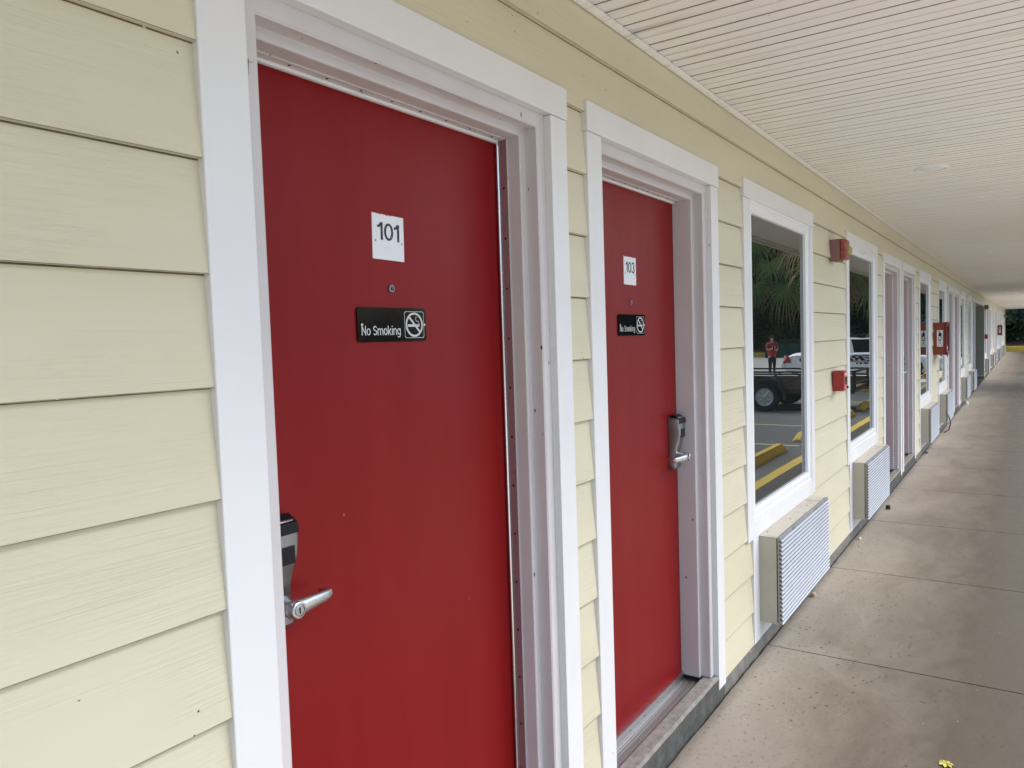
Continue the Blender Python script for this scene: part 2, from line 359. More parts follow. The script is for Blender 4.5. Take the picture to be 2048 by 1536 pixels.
# solid wall behind
mb = MB()
for a, b in segs(0): 
    mb.box(a - .0, b + .0, .033, .30, .058, 2.25)
mb.box(XS, XE, .034, .30, 2.251, 3.38)
for w_ in WINS: mb.box(w_ + .1, w_ + 1.33, .05, .3, .058, 2.249)
for a, b, _, _ in DOORS: mb.box(a + .05, b - .05, .215, .3, .11, 2.249)
# gable ends, back wall and breezeway sides
gb = [(.301, 0), (8, 0), (8, 3.12), (3.9, 5.08), (.301, 3.45)]
for gx in (XS, XE - .2): mb.prism([(gx, y, z) for y, z in gb], (.2, 0, 0))
mb.box(XS + .201, XE - .201, 7.8, 8, 0, 3.1)
mb.build('wall', SIDING, B)
mb = MB()
mb.box(OPEN1 + .001, OPEN1 + .1, .301, 6, 0, 2.6); mb.box(OPEN0 - .1, OPEN0 - .001, .301, 6, 0, 2.6); mb.box(OPEN1 - .004, OPEN1 - .001, .0, .3, .10, 2.235)
mb.box(OPEN0 - .1, OPEN1 + .1, 6.001, 6.1, 0, 2.6); mb.box(OPEN0 - .1, OPEN1 + .1, .301, 6, 2.601, 2.7)
mb.build('breezeway', GREYG, B)
mb = MB(); mb.box(OPEN1 - .05, OPEN1 - .006, .35, 1.3, .02, 2.15); mb.build('service_door', DOOR, B)
mb = MB(); mb.box(OPEN0 - .02, OPEN1 + .02, -.003, .032, 2.235, 2.325); mb.box(OPEN1, OPEN1 + .09, 0, .032, .05, 2.2345); mb.build('opening_casing', TRIM, B, .002)
# foundation under the siding; the raised concrete sill at each door
for a, b in segs(0):
    mb = MB()
    n = max(2, int((b - a) / .06)); rings = []
    for k in range(n + 1):
        x = a + (b - a) * k / n; e = noise.noise(Vector((x * 9, 0, 0))) * .004
        rings.append([(x, .003 + e, -.05), (x, .006 + e * .6, .0585), (x, .2, .0585), (x, .2, -.05)])
    mb.loft(rings); mb.build('foundation', FOUND, B, 0, True)
for w_ in WINS:
    mb = MB(); rings = []
    for k in range(24):
        x = w_ + .1 + 1.23 * k / 23; e = noise.noise(Vector((x * 9, 0, 0))) * .004
        rings.append([(x, .003 + e, -.05), (x, .006 + e * .6, .0565), (x, .2, .0565), (x, .2, -.05)])
    mb.loft(rings); mb.build('foundation', FOUND, B, 0, True)

# canopy: beadboard soffit with real grooves
mb = MB(); CY = -1.24
x = XS; k = 0; per = .2013; base = 2.528 - per * 40
pts = []                                   # (x, z, material of the strip that follows)
x = base
while x < XE + .3:
    for off, dep, wd, mi in ((0, .007, .009, 1), (.072, .007, .009, 1), (.136, .004, .006, 2)):
        pts.append((x + off, dep, wd, mi))
    x += per
prev = XS
for gx, dep, wd, mi in pts:
    if gx < XS + .01: continue
    if gx > XE: break
    mb.poly([(prev, .02, CZ), (gx, .02, CZ), (gx, CY, CZ), (prev, CY, CZ)], 0)
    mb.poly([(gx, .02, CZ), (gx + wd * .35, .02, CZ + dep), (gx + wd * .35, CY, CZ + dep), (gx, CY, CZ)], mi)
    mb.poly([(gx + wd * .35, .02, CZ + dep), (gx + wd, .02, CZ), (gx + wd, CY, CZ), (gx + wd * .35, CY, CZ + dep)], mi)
    prev = gx + wd
mb.poly([(prev, .02, CZ), (XE, .02, CZ), (XE, CY, CZ), (prev, CY, CZ)], 0)
mb.build('canopy_soffit', [CEIL, GRV, GRV2], B)
# J-trim along the wall with scalloped lip, edge trim, fascia
mb = MB(); L = [(.012, CZ - .001), (-.014, CZ - .004), (-.018, CZ - .011), (-.006, CZ - .013), (.012, CZ - .013)]
xx = XS
for a, b in ((XS, 3.25), (3.253, 6.9), (6.903, 10.56), (10.563, 24), (24.003, XE)):
    mb.loft([[(a, y, z) for y, z in L], [(b, y, z) for y, z in L]])
mb.build('soffit_trim', CEIL, B)
mb = MB(); mb.box(XS, XE, CY - .03, CY, CZ - .03, CZ + .16); mb.box(XS, XE, CY, CY + .05, CZ - .012, CZ - .0005); mb.build('fascia', TRIM, B, .002)
mb = MB()
rp = [(CY - .12, CZ + .165), (CY - .12, CZ + .19), (3.9, 5.2), (8.4, 3.0), (8.4, 2.97), (3.9, 5.15)]
mb.prism([(XS - .3, y, z) for y, z in rp], (XE - XS + .6, 0, 0)); mb.build('roof', SHING, B)

# ------------------------------------------------------------------ doors
ZH = 2.235
def sweep_u(mb, xl, xr, zb, zt, prof, mi=0):
    """sweep a closed (inset, y) profile round the left, top and right of an opening"""
    ring = lambda fn: [fn(o, y) for o, y in prof]
    mb.loft([ring(lambda o, y: (xl + o, y, zb)), ring(lambda o, y: (xl + o, y, zt - o)), ring(lambda o, y: (xr - o, y, zt - o)), ring(lambda o, y: (xr - o, y, zb))], mi)
def lock_parts(door, cx, s, kind):
    """electronic card lock; s=+1 lever points to +X"""
    zt, zb = 1.262, 1.035; y0 = .147
    def half(z):           # half width of the body at height z
        t = (z - zb) / (zt - zb); return .036 - .008 * math.sin(min(1, max(0, (t - .05) / .75)) * math.pi) * (1 if t < .8 else 1)
    def dep(z):
        t = (z - zb) / (zt - zb); return .030 + .022 * max(0, min(1, (t - .32) / .35)) ** 1.3
    rings = []
    for k in range(19):
        z = zb + (zt - zb) * k / 18; h = half(z); d = dep(z); e = 1
        if k == 0: e = .72
        if k == 1: e = .92
        if k == 18: e = .86; d *= .86
        if k == 0: d *= .6
        h *= e; rd = .007
        rings.append([(cx - h, y0, z), (cx - h, y0 - d + rd, z), (cx - h + rd * .4, y0 - d + rd * .3, z), (cx - h + rd, y0 - d, z), (cx + h - rd, y0 - d, z), (cx + h - rd * .4, y0 - d + rd * .3, z), (cx + h, y0 - d + rd, z), (cx + h, y0, z)])
    mb = MB(); mb.loft(rings)
    mb.build('card_lock', [NICKD], door, .0015, True)
    mb = MB()
    d = dep(1.25); mb.prism([(cx - .033, y0 - d - .0035, 1.236), (cx - .033, y0 - d + .001, 1.256), (cx - .033, y0 - .026, 1.2705), (cx - .033, y0 - .008, 1.2685), (cx - .033, y0 - .008, 1.25), (cx - .033, y0 - d + .002, 1.233)], (.066, 0, 0), 0)
    d = dep(1.20) + .001; mb.box(cx - .021, cx + .021, y0 - d - .001, y0 - d + .006, 1.175, 1.211, 0)
    mb.build('card_reader', BLK, door, .001)
    mb = MB(); lz = 1.09
    mb.lathe((cx, y0 - .025, lz), (0, -1, 0), [(0, .021), (.02, .020), (.034, .0165), (.036, .0165)], 28)
    L = .105; ya = y0 - .068
    path = [(cx - s * .012, ya, lz), (cx + s * .012, ya, lz), (cx + s * .05, ya + .003, lz), (cx + s * (L - .02), ya + .004, lz + .001), (cx + s * (L - .004), ya + .010, lz + .001), (cx + s * L, ya + .022, lz + .001), (cx + s * (L - .004), ya + .042, lz + .001)]
    rings = []
    for i, p in enumerate(path):
        pp = Vector(p); q = Vector(path[min(i + 1, len(path) - 1)]) - Vector(path[max(i - 1, 0)]); q.normalize()
        a = q.cross(Vector((0, 0, 1))).normalized(); up = Vector((0, 0, 1))
        hr = [.0175, .0175, .0145, .0115, .0105, .009, .006][i]; wr = [.013, .013, .0085, .0065, .0062, .006, .0045][i]
        rings.append([pp + a * math.cos(t) * wr + up * math.sin(t) * hr for t in [2 * math.pi * j / 16 for j in range(16)]])
    mb.loft(rings)
    mb.build('lever_handle', NICK, door, 0, True)
    mb = MB()
    mb.lathe((cx, ya - .0125, lz), (0, -1, 0), [(-.01, .0165), (.003, .0165), (.0045, .0145), (.0045, .0125), (.002, .0118)], 28, 0)
    mb.lathe((cx, ya - .0135, lz), (0, -1, 0), [(0, .0105), (.0032, .0105), (.004, .0095)], 20, 1)
    mb.box(cx - .0012, cx + .0012, ya - .0185, ya - .0175, lz - .006, lz + .006, 2)
    mb.build('key_cylinder', [NICK, ALUD, BLK], door, 0, True)
def no_smoking(door, cx):
    x0, z0, W_, H_ = cx - .1185, 1.610, .237, .080; y = .1465; r = .007
    mb = MB(); out = []
    for ax, az, a0 in ((x0 + W_ - r, z0 + H_ - r, 0), (x0 + r, z0 + H_ - r, 90), (x0 + r, z0 + r, 180), (x0 + W_ - r, z0 + r, 270)):
        for k in range(6): t = rad(a0 + 18 * k); out.append((ax + r * math.cos(t), y, az + r * math.sin(t)))
    mb.prism(out, (0, -.0035, 0), 0)
    yf = y - .0036
    text_into(mb, 'No Smoking', .0225, x0 + .011, z0 + .0155, yf - .0002, 1, .132, .118, .0002)
    # rounded frame and the crossed-out cigarette
    fx0, fx1, fz0, fz1 = x0 + .157, x0 + .228, z0 + .0075, z0 + .0725
    ring = [(fx0 + .004, fz0), (fx1 - .004, fz0), (fx1, fz0 + .004), (fx1, fz1 - .004), (fx1 - .004, fz1), (fx0 + .004, fz1), (fx0, fz1 - .004), (fx0, fz0 + .004)]
    c0 = ((fx0 + fx1) / 2, (fz0 + fz1) / 2)
    def band(pts, t):
        n = len(pts)
        for i in range(n):
            a, b = pts[i], pts[(i + 1) % n]
            ia = (c0[0] + (a[0] - c0[0]) * t, c0[1] + (a[1] - c0[1]) * t); ib = (c0[0] + (b[0] - c0[0]) * t, c0[1] + (b[1] - c0[1]) * t)
            mb.poly([(a[0], yf - .0003, a[1]), (b[0], yf - .0003, b[1]), (ib[0], yf - .0003, ib[1]), (ia[0], yf - .0003, ia[1])], 1)
    band(ring, .965)
    circ = [(c0[0] + .0315 * math.cos(2 * math.pi * k / 40), c0[1] + .0300 * math.sin(2 * math.pi * k / 40)) for k in range(40)]
    band(circ, .83)
    def strip(p, q, w_, lift):
        d = Vector((q[0] - p[0], q[1] - p[1])).normalized(); nn = Vector((-d.y, d.x)) * w_ / 2; yy = yf - lift
        mb.poly([(p[0] + nn.x, yy, p[1] + nn.y), (q[0] + nn.x, yy, q[1] + nn.y), (q[0] - nn.x, yy, q[1] - nn.y), (p[0] - nn.x, yy, p[1] - nn.y)], 1)
    strip((c0[0] - .019, c0[1] + .019), (c0[0] + .021, c0[1] - .019), .0055, .0005)
    strip((c0[0] - .024, c0[1] - .002), (c0[0] + .016, c0[1] - .002), .006, .0004)
    strip((c0[0] + .018, c0[1] - .005), (c0[0] + .018, c0[1] + .004), .0022, .0004)
    sm = [(c0[0] + .016, c0[1] + .004), (c0[0] + .014, c0[1] + .009), (c0[0] + .008, c0[1] + .008), (c0[0] + .004, c0[1] + .014), (c0[0] + .006, c0[1] + .019), (c0[0] + .010, c0[1] + .017)]
    for a, b in zip(sm[:-1], sm[1:]): strip(a, b, .0013, .0004)
    for sx in (x0 + .014, x0 + .2295): mb.lathe((sx, yf, z0 + .040), (0, -1, 0), [(-.001, .0036), (.0008, .0036), (.0018, .0022)], 14, 2)
    mb.build('no_smoking_sign', [SIGNB, SILV, ALU], door, 0)
def plate(door, cx, num, tilt):
    mb = MB(); h = .0535; y = .1468; zc = 1.8565
    mb.box(-h, h, -.0012, .0012, -h, h, 0)
    text_into(mb, num, .0425, -.039, -.008, -.0014, 1, .080, .128, .0003)
    for sx in (-.044, .0455): mb.lathe((sx, -.0012, -.011), (0, -1, 0), [(0, .0026), (.0012, .0026), (.0018, .0015)], 12, 2)
    for k in range(34):            # red brush smear left along the top edge
        x = -h + 2 * h * k / 34; t = .0012 + .004 * abs(noise.noise(Vector((x * 90, tilt * 9, 2))))
        mb.poly([(x, -.0016, h), (x + .0033, -.0016, h), (x + .0033, -.0016, h - t), (x, -.0016, h - t * .8)], 3)
    if num == '101':
        for i in range(6):
            for j in range(4): mb.lathe((-.013 + i * .0046, -.0012, -.034 + j * .0046), (0, -1, 0), [(0, .0012), (.0005, .0007)], 6, 4)
    o = mb.build('number_plate', [SIGNW, PRINT, ALUD, SMEAR, EMB], door)
    o.location = (cx, y, zc); o.rotation_euler.y = rad(tilt); return o
def make_door(a, b, side, num, detail):
    ci, co = a + .0955 if a > 1 else .857, b - .088         # inner edges of the casing
    xl, xr = ci + .062, co - .062                            # faces of the jamb
    if a < 1: xl = .890
    mb = MB(); n = 8
    mb.box(xl + .003, xr - .003, .147, .193, .125, 2.173)
    door = mb.build('door', DOOR, B, .001)
    mb = MB()                                                # casing: two boards and the head
    mb.box(a, ci, 0, .031, .05, ZH - .001); mb.box(co, b, 0, .031, .045, ZH - .001); mb.box(a - .002, b + .002, -.0035, .031, ZH, 2.325)
    mb.build('casing', TRIM, door, .0022)
    mb = MB()
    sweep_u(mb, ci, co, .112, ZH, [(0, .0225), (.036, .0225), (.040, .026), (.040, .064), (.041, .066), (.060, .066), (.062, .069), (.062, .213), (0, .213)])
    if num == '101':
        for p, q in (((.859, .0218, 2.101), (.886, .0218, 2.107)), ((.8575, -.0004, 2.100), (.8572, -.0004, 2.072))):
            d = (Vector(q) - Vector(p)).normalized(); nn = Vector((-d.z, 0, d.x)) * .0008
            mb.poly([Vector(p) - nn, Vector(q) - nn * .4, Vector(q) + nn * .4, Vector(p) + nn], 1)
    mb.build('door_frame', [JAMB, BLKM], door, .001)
    cx = (xl + xr) / 2
    mb = MB()                                                # weatherstrip channel with screws
    zt = ZH - .062; full = num == '101'
    for xx, s in ((xl, 1), (xr, -1)):
        if full:
            mb.box(*sorted((xx + s * .0002, xx + s * .003)), .110, .1325, .118, zt, 0)
            mb.tube([(xx + s * .0045, .1395, .118), (xx + s * .0045, .1395, zt - .002)], .0052, 14, 1)
            mb.box(*sorted((xx + s * .0002, xx + s * .004)), .107, .1095, .118, zt, 3)
            for k in range(15): mb.lathe((xx + s * .003, .1215, .19 + k * .142), (s, 0, 0), [(0, .0034), (.0008, .0034), (.0012, .002)], 10, 2)
    mb.box(xl + .003, xr - .003, .112, .1465, zt - .003, zt, 3); mb.box(xl + .009, xr - .009, .1345, .1440, zt - .010, zt - .003, 4)
    if detail:
        for k in range(9): mb.lathe((xl + .06 + k * .1, .122, zt - .003), (0, 0, -1), [(0, .0034), (.001, .003)], 10, 2)
    mb.build('weatherstrip', [SREDJ, ALUB, BLK, JAMB, VINYL], door, 0, True)
    mb = MB(); mb.box(xl + .004, xr - .004, .136, .1465, .092, .126); mb.box(xl + .004, xr - .004, .139, .1465, .084, .0915, 1)
    if detail:
        for k in range(7): mb.lathe((xl + .06 + k * .13, .136, .108), (0, -1, 0), [(0, .003), (.0012, .002)], 8, 1)
    mb.build('door_sweep', [ALU, RUB], door, .001)
    mb = MB()                                                # ribbed metal threshold
    pr = [(.20, .07), (.20, .094), (.135, .094)]
    for k in range(6): yk = .133 - k * .012; pr += [(yk, .0895 + .003 * (k % 2)), (yk - .006, .0895 + .003 * (k % 2)), (yk - .0075, .0865)]
    pr += [(.060, .109), (.056, .109), (.054, .07)]
    mb.prism([(xl - .003, y, z) for y, z in pr], (xr - xl + .006, 0, 0)); mb.build('threshold', ALUD, door)
    mb = MB(); rings = []
    x0, x1 = a + .01, b - .01; nn = 46
    for k in range(nn + 1):
        x = x0 + (x1 - x0) * k / nn; e = noise.noise(Vector((x * 13, 1, 0))) * .0045; e2 = noise.noise(Vector((x * 17, 5, 0))) * .003
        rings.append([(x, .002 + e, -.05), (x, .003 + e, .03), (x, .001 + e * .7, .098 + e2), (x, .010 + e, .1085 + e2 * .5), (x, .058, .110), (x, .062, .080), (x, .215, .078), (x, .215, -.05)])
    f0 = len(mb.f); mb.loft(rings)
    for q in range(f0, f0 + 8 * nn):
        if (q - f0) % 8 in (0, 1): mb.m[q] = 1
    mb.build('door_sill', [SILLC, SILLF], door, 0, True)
    if detail:
        s = 1 if side == 'L' else -1
        lock_parts(door, xl + .072 if side == 'L' else xr - .066, s, 0)
    mb = MB(); mb.lathe((cx, .147, 1.736), (0, -1, 0), [(0, .0095), (.003, .0095), (.0042, .0085), (.0042, .0062), (.003, .006)], 24, 0)
    mb.lathe((cx, .1445, 1.736), (0, -1, 0), [(0, .0058), (.001, .005), (.0016, .002)], 16, 1); mb.build('peephole', [NICKD, CARGL], door, 0, True)
    no_smoking(door, cx)
    if num in ('101', '103'): plate(door, cx + (-.003 if num == '101' else -.003), num, {'101': 1.0, '103': 0.6}[num])
    return door
SREDJ = m_paint('jamb_over_red', (.30, .15, .16), (.24, .05, .05), .6, 20)
d1 = make_door(*DOORS[0], True); tag(d1, 'red door with white plate reading 101')
d2 = make_door(*DOORS[1], True); tag(d2, 'red door with white plate reading 103')
for i, d in enumerate(DOORS[2:]): make_door(*d, i < 2)

# ------------------------------------------------------------------ windows
def make_window(x):
    a, b = x, x + 1.40
    mb = MB(); mb.box(a + .155, b - .135, .0295, .0325, .725, 2.20)
    # keep the pane as the window's own mesh? the frame is the window, the pane its child
    fr = MB(); xl, xr, zb, zt = a + .10, b - .08, .675, 2.253
    prof = [(0, .004), (.012, .004), (.014, .009), (.046, .009), (.050, .012), (.058, .014), (.060, .0335), (0, .0335)]
    ring = lambda sx, sz, X, Z: [(X + sx * o, y, Z + sz * o) for o, y in prof]
    fr.loft([ring(1, 1, xl, zb), ring(1, -1, xl, zt), ring(-1, -1, xr, zt), ring(-1, 1, xr, zb), ring(1, 1, xl, zb)], 0, False)
    win = fr.build('window', VINYL, B, .0012)
    mb.build('pane', GLASS, win)
    c = MB(); c.box(a, a + .0985, 0, .030, .59, 2.2505); c.box(b - .0785, b, 0, .030, .59, 2.2505); c.box(a - .002, b + .002, -.0035, .030, 2.252, 2.34); c.box(a + .099, b - .079, .0005, .030, .59, .674)
    c.build('casing', TRIM, win, .0022)
    c = MB(); c.box(a + .085, a + .18, .002, .034, .06, .589); c.box(a + .1805, b - .06, .004, .034, .06, .589); c.build('apron_panel', TRIM, win, .0015)
    return win
w0 = make_window(WINS[0])
for x in WINS[1:]:
    cw = copy_tree(w0, B); cw.location.x = x - WINS[0]
    if x == WINS[1]:
        mb = MB()
        for k in range(22):
            u = 3.62 + .16 + k * .048 + R.uniform(-.01, .01); zz = 2.236 + R.uniform(-.004, .004)
            mb.poly([(u, .0034, zz - R.uniform(.001, .004)), (u + R.uniform(.01, .035), .0034, zz - .001), (u + .02, .0034, zz + R.uniform(.001, .004))])
        mb.build('caulk_gap', BLKM, cw)

# ------------------------------------------------------------------ wall-mounted things
def make_ac(x, first=None):
    if first:
        return copy_tree(first)
    r = empty('air_conditioner', (0, 0, 0))
    W_, z0, z1 = 1.09, .150, .588
    mb = MB(); mb.box(0, W_, -.083, .003, z0, z1, 0); mb.poly([(-.001, .0035, z1 + .0012), (W_ + .001, .0035, z1 + .0012), (W_ + .001, -.084, z1 + .0008), (-.001, -.084, z1 + .0008)], 1)
    mb.build('sleeve', [BEIGE, BEIGET], r, .002)
    mb = MB(); mb.box(.008, W_ - .008, -.0885, -.0832, z0 + .01, z1 - .008); mb.build('gasket', RUB, r)
    mb = MB(); mb.box(.0, W_, -.0945, -.089, z0 + .004, z1 + .0018, 1)
    n = 20; h = (z1 - z0) / n
    for k in range(n):
        zt = z1 - k * h
        top = (-.0990, zt - .0005); lip = (-.1115, zt - h * .93); u = .60; cr = (top[0] + (lip[0] - top[0]) * u, top[1] + (lip[1] - top[1]) * u)
        pr = [(-.0955, zt - .001), top, cr, lip, (-.1100, zt - h * .99), (-.0955, zt - h * .45)]
        f0 = len(mb.f); mb.prism([(0.002, y, z) for y, z in pr], (W_ - .004, 0, 0), 0)
        mb.m[f0 + 1] = 2; mb.m[f0 + 6] = 1; mb.m[f0 + 7] = 1
    mb.build('grille', [GRILLE, ALUD, CREASE], r)
    mb = MB()
    for q in (.09, .42, .80): mb.lathe((q, -.015 - .03 * (q > .3), z1 + .001), (0, 0, 1), [(0, .004), (.0025, .003)], 10, 0)
    mb.build('screws', BLK, r); r.location.x = x; return r
CREASE = m_paint('painted_crease_shade', (.20, .205, .215), (.11, .10, .095), .5, 20)  # shade under each louver lip painted as a dark strip on the slat
ACL = ['nearest air conditioner, under the first window beside door 103', 'air conditioner under the second window, right of the red pull station',
       'air conditioner under the third window, left of the extinguisher cabinet', 'air conditioner under the fourth window, with a hose hanging from its corner']
ac0 = None
for i, wx in enumerate(WINS):
    if i == 0: r = ac0 = make_ac(wx + .175)
    else: r = make_ac(0, ac0); r.location.x = wx + .175
    tag(r, ACL[i] if i < 4 else ['fifth air conditioner along the wall, before the open passage', 'sixth air conditioner along the wall, the last one before the open passage', 'air conditioner right after the open passage, under the far fire alarm'][i - 4] if i < 7 else ['eighth', 'ninth', 'tenth', 'eleventh', 'twelfth', 'thirteenth and farthest'][i - 7] + ' air conditioner counted along the wall from the camera', 'air conditioner', 'air conditioners under the windows')

def make_strobe():
    r = empty('fire_alarm')
    mb = MB(); mb.box(0, .125, -.055, .010, 0, .145); mb.build('back_box', SREDS, r, .004)
    mb = MB()
    rings = []
    for y, e in ((-.058, 0), (-.082, .001), (-.092, .006), (-.096, .014)):
        rings.append([(e, y, .004 + e), (e, y, .145 - e), (.125 - e, y, .145 - e), (.125 - e, y, .004 + e)])
    mb.loft(rings); mb.build('horn_body', SRED, r, .004)
    mb = MB(); mb.lathe((.06, -.094, .066), (0, -1, 0), [(0, .032), (.006, .032), (.018, .027), (.028, .016), (.031, .004)], 20); mb.build('strobe_lens', STRB, r, 0, True)
    mb = MB(); mb.prism([(0, .004, -.001), (0, -.03, -.006), (0, -.055, -.001)], (.11, 0, 0)); mb.box(.02, .03, -.02, -.012, -.022, -.004, 1); mb.build('drip_bracket', [SREDS, WHT], r)
    return r
s0 = make_strobe(); s0.location = (5.55, 0, 2.082); tag(s0, 'weathered red fire alarm with yellowed strobe, left of the second window', 'fire alarm', 'fire alarm strobes on the wall')
s1 = copy_tree(s0); s1.location = (28.0, 0, 2.14); tag(s1, 'distant fire alarm strobe just past the open passage', 'fire alarm', 'fire alarm strobes on the wall')
s2 = copy_tree(s0); s2.location = (51.2, 0, 2.10); tag(s2, 'farthest fire alarm strobe, high at the end of the wall', 'fire alarm', 'fire alarm strobes on the wall')
def make_pull():
    r = empty('pull_station')
    mb = MB(); mb.prism([(0, .006, .0), (0, -.060, .004), (0, -.068, .012), (0, -.064, .138), (0, -.058, .142), (0, .006, .142)], (.112, 0, 0), 0); mb.build('housing', PRED, r, .002)
    mb = MB(); mb.box(.004, .108, -.0715, -.0665, .012, .134, 0); mb.box(.016, .096, -.0725, -.0716, .048, .062, 1); mb.box(.016, .096, -.0735, -.0716, .066, .100, 1)
    text_into(mb, 'FIRE', .018, .02, .108, -.0717, 2, .07, .18, .0003)
    mb.build('face_plate', [PFACE, BLK, WHT], r)
    mb = MB(); mb.lathe((.085, -.070, .026), (0, -1, 0), [(0, .009), (.010, .009), (.012, .006)], 14); mb.build('key_knob', BLK, r, 0, True)
    return r
p0 = make_pull(); p0.location = (5.585, 0, 1.186); tag(p0, 'red fire alarm pull station on the siding left of the second window', 'fire alarm pull', 'pull stations on the wall')
p1 = copy_tree(p0); p1.location = (28.05, -.01, 1.22); tag(p1, 'distant red pull station just past the open passage', 'fire alarm pull', 'pull stations on the wall')
def make_cab():
    r = empty('extinguisher_cabinet')
    W_, D_, H_ = .52, .145, .46
    mb = MB(); mb.box(0, W_, -D_ + .012, .01, 0, H_); mb.build('cabinet_box', CABR, r, .004)
    mb = MB(); f = D_ - .012
    for q in ((-.006, .05, -.006, H_ + .006), (W_ - .05, W_ + .006, -.006, H_ + .006)): mb.box(q[0], q[1], -D_ - .014, -f - .0005, q[2], q[3])
    mb.box(.0505, W_ - .0505, -D_ - .014, -f - .0005, -.006, .05); mb.box(.0505, W_ - .0505, -D_ - .014, -f - .0005, H_ - .05, H_ + .006)
    mb.box(-.004, .03, -D_ - .03, -D_ - .0145, -.03, .03); mb.build('cabinet_door', CABD, r, .003)
    mb = MB(); mb.box(.0506, W_ - .0506, -D_ - .004, -f - .001, .0506, H_ - .0506); mb.build('door_pane', GLASS, r)
    mb = MB(); s0_, s1_ = -.036, -.112; zl, zh = .115, .350; xx = -.0015
    mb.box(xx - .0005, .0005 - .001, s1_, s0_, zl, zh, 0)
    cy = (s0_ + s1_) / 2
    def sh(pts, mi): mb.prism([(xx - .0008, cy + y, z) for y, z in pts], (-.0003, 0, 0), mi)
    sh([(-.017, .20), (-.017, .295), (-.012, .312), (.012, .312), (.017, .295), (.017, .20)], 1)
    sh([(-.006, .312), (-.006, .332), (.020, .338), (.022, .331), (.006, .326), (.006, .312)], 1)
    sh([(-.0175, .30), (-.023, .29), (-.024, .235), (-.028, .225), (-.028, .24), (-.027, .295), (-.018, .312)], 1)
    mb.prism([(xx - .0013, cy + y, z) for y, z in [(-.010, .215), (-.010, .262), (.010, .262), (.010, .215)]], (-.0003, 0, 0), 0)
    mb.prism([(xx - .0008, cy + y, z) for y, z in [(-.026, .130), (-.022, .130), (.0, .172), (.022, .130), (.026, .130), (.002, .186), (-.002, .186)]], (-.0003, 0, 0), 2)
    mb.build('extinguisher_sign', [SIGNW, BLK, SMEAR], r); return r
c0_ = make_cab(); c0_.location = (12.44, 0, 1.222); tag(c0_, 'near red fire extinguisher cabinet with a white pictogram on its side', 'extinguisher cabinet', 'fire extinguisher cabinets on the wall')
c1_ = copy_tree(c0_); c1_.location = (40.9, 0, 1.20); tag(c1_, 'far small red extinguisher cabinet near the end of the wall', 'extinguisher cabinet', 'fire extinguisher cabinets on the wall')
def make_light():
    r = empty('ceiling_light')
    mb = MB(); mb.lathe((0, 0, 0), (0, 0, -1), [(-.004, .100), (.004, .100), (.009, .094), (.010, .080), (.004, .078)], 40); mb.build('trim_ring', WHT, r, 0, True)
    mb = MB(); mb.lathe((0, 0, 0), (0, 0, -1), [(0, .079), (.006, .077), (.011, .05), (.013, .01)], 32); mb.build('lens', SIGNW, r, 0, True)
    return r
LL = ['round white recessed light, the nearest in the canopy ceiling', 'round recessed ceiling light, second from the camera', 'round recessed ceiling light, third from the camera, seen edge-on']
for i in range(7):
    l = l0 = make_light() if i == 0 else copy_tree(l0); l.location = (5.58 + 6.84 * i, -.6, CZ)
    tag(l, LL[i] if i < 3 else 'tiny distant recessed light seen edge-on in the canopy ceiling', 'ceiling light', 'recessed lights in the canopy')

# hose hanging from the fourth air conditioner, its elbow and litter on the walkway
mb = MB(); mb.tube([(13.3, -.09, .30), (13.33, -.12, .24), (13.36, -.14, .14), (13.33, -.12, .04), (13.25, -.06, .008)], .008, 8); tag(mb.build('drain_hose', BLKM, None, 0, True), 'thin dark hose curling down below the fourth air conditioner', 'hose')
mb = MB(); mb.tube([(18.25, .0, .10), (18.3, -.03, .11), (18.35, -.06, .08), (18.35, -.07, .03)], .014, 10); mb.lathe((18.36, -.07, 0), (0, 0, 1), [(0, .035), (.03, .035), (.05, .02)], 14); tag(mb.build('drain_pipe', WHT, None, 0, True), 'small white pipe elbow at the wall foot past the fourth air conditioner', 'pipe')
mb = MB(); mb.lathe((7.42, -.085, 0), (0, 0, 1), [(0, .020), (.034, .019), (.036, .016)], 10); tag(mb.build('bottle_cap', BLKM, None, .002), 'small black cap standing on the walkway by the second air conditioner', 'cap')
def chunk(name, x, y, sx, sy, sz, m, label, cat):
    mb = MB(); rings = []
    for k in range(6):
        t = k / 5; zz = sz * t
        rings.append([(x + sx * math.cos(a) * (1 - .25 * t) * (.8 + .3 * R.random()), y + sy * math.sin(a) * (1 - .25 * t) * (.8 + .3 * R.random()), zz * (.85 + .2 * R.random())) for a in [2 * math.pi * j / 9 for j in range(9)]])
    mb.loft(rings); tag(mb.build(name, m, None, .001), label, cat)
TAN = m_paint('tan_debris', (.50, .38, .28), (.7, .6, .5), .5, 30); YF = mat('yellow_petal', (.50, .44, .07), .6)
chunk('debris', 4.744, -.045, .024, .017, .026, TAN, 'tan crumbled scrap on the floor below the nearest air conditioner', 'debris')
chunk('debris', 6.25, -.05, .024, .012, .014, TAN, 'thin pale scrap on the floor by the wall before the second air conditioner', 'debris')
chunk('debris', 11.0, -.04, .03, .02, .016, BLKM, 'dark scrap by the wall foot before the third air conditioner', 'debris')
mb = MB()
for k in range(7):
    a = k * .9; mb.poly([(3.10, -.871, .004 + .001 * k), (3.10 + .022 * math.cos(a), -.871 + .022 * math.sin(a), .010), (3.10 + .026 * math.cos(a + .35), -.871 + .026 * math.sin(a + .35), .004), (3.10 + .02 * math.cos(a + .7), -.871 + .02 * math.sin(a + .7), .008)])
tag(mb.build('flower', YF), 'tiny yellow flower lying on the walkway in the bottom foreground', 'flower')

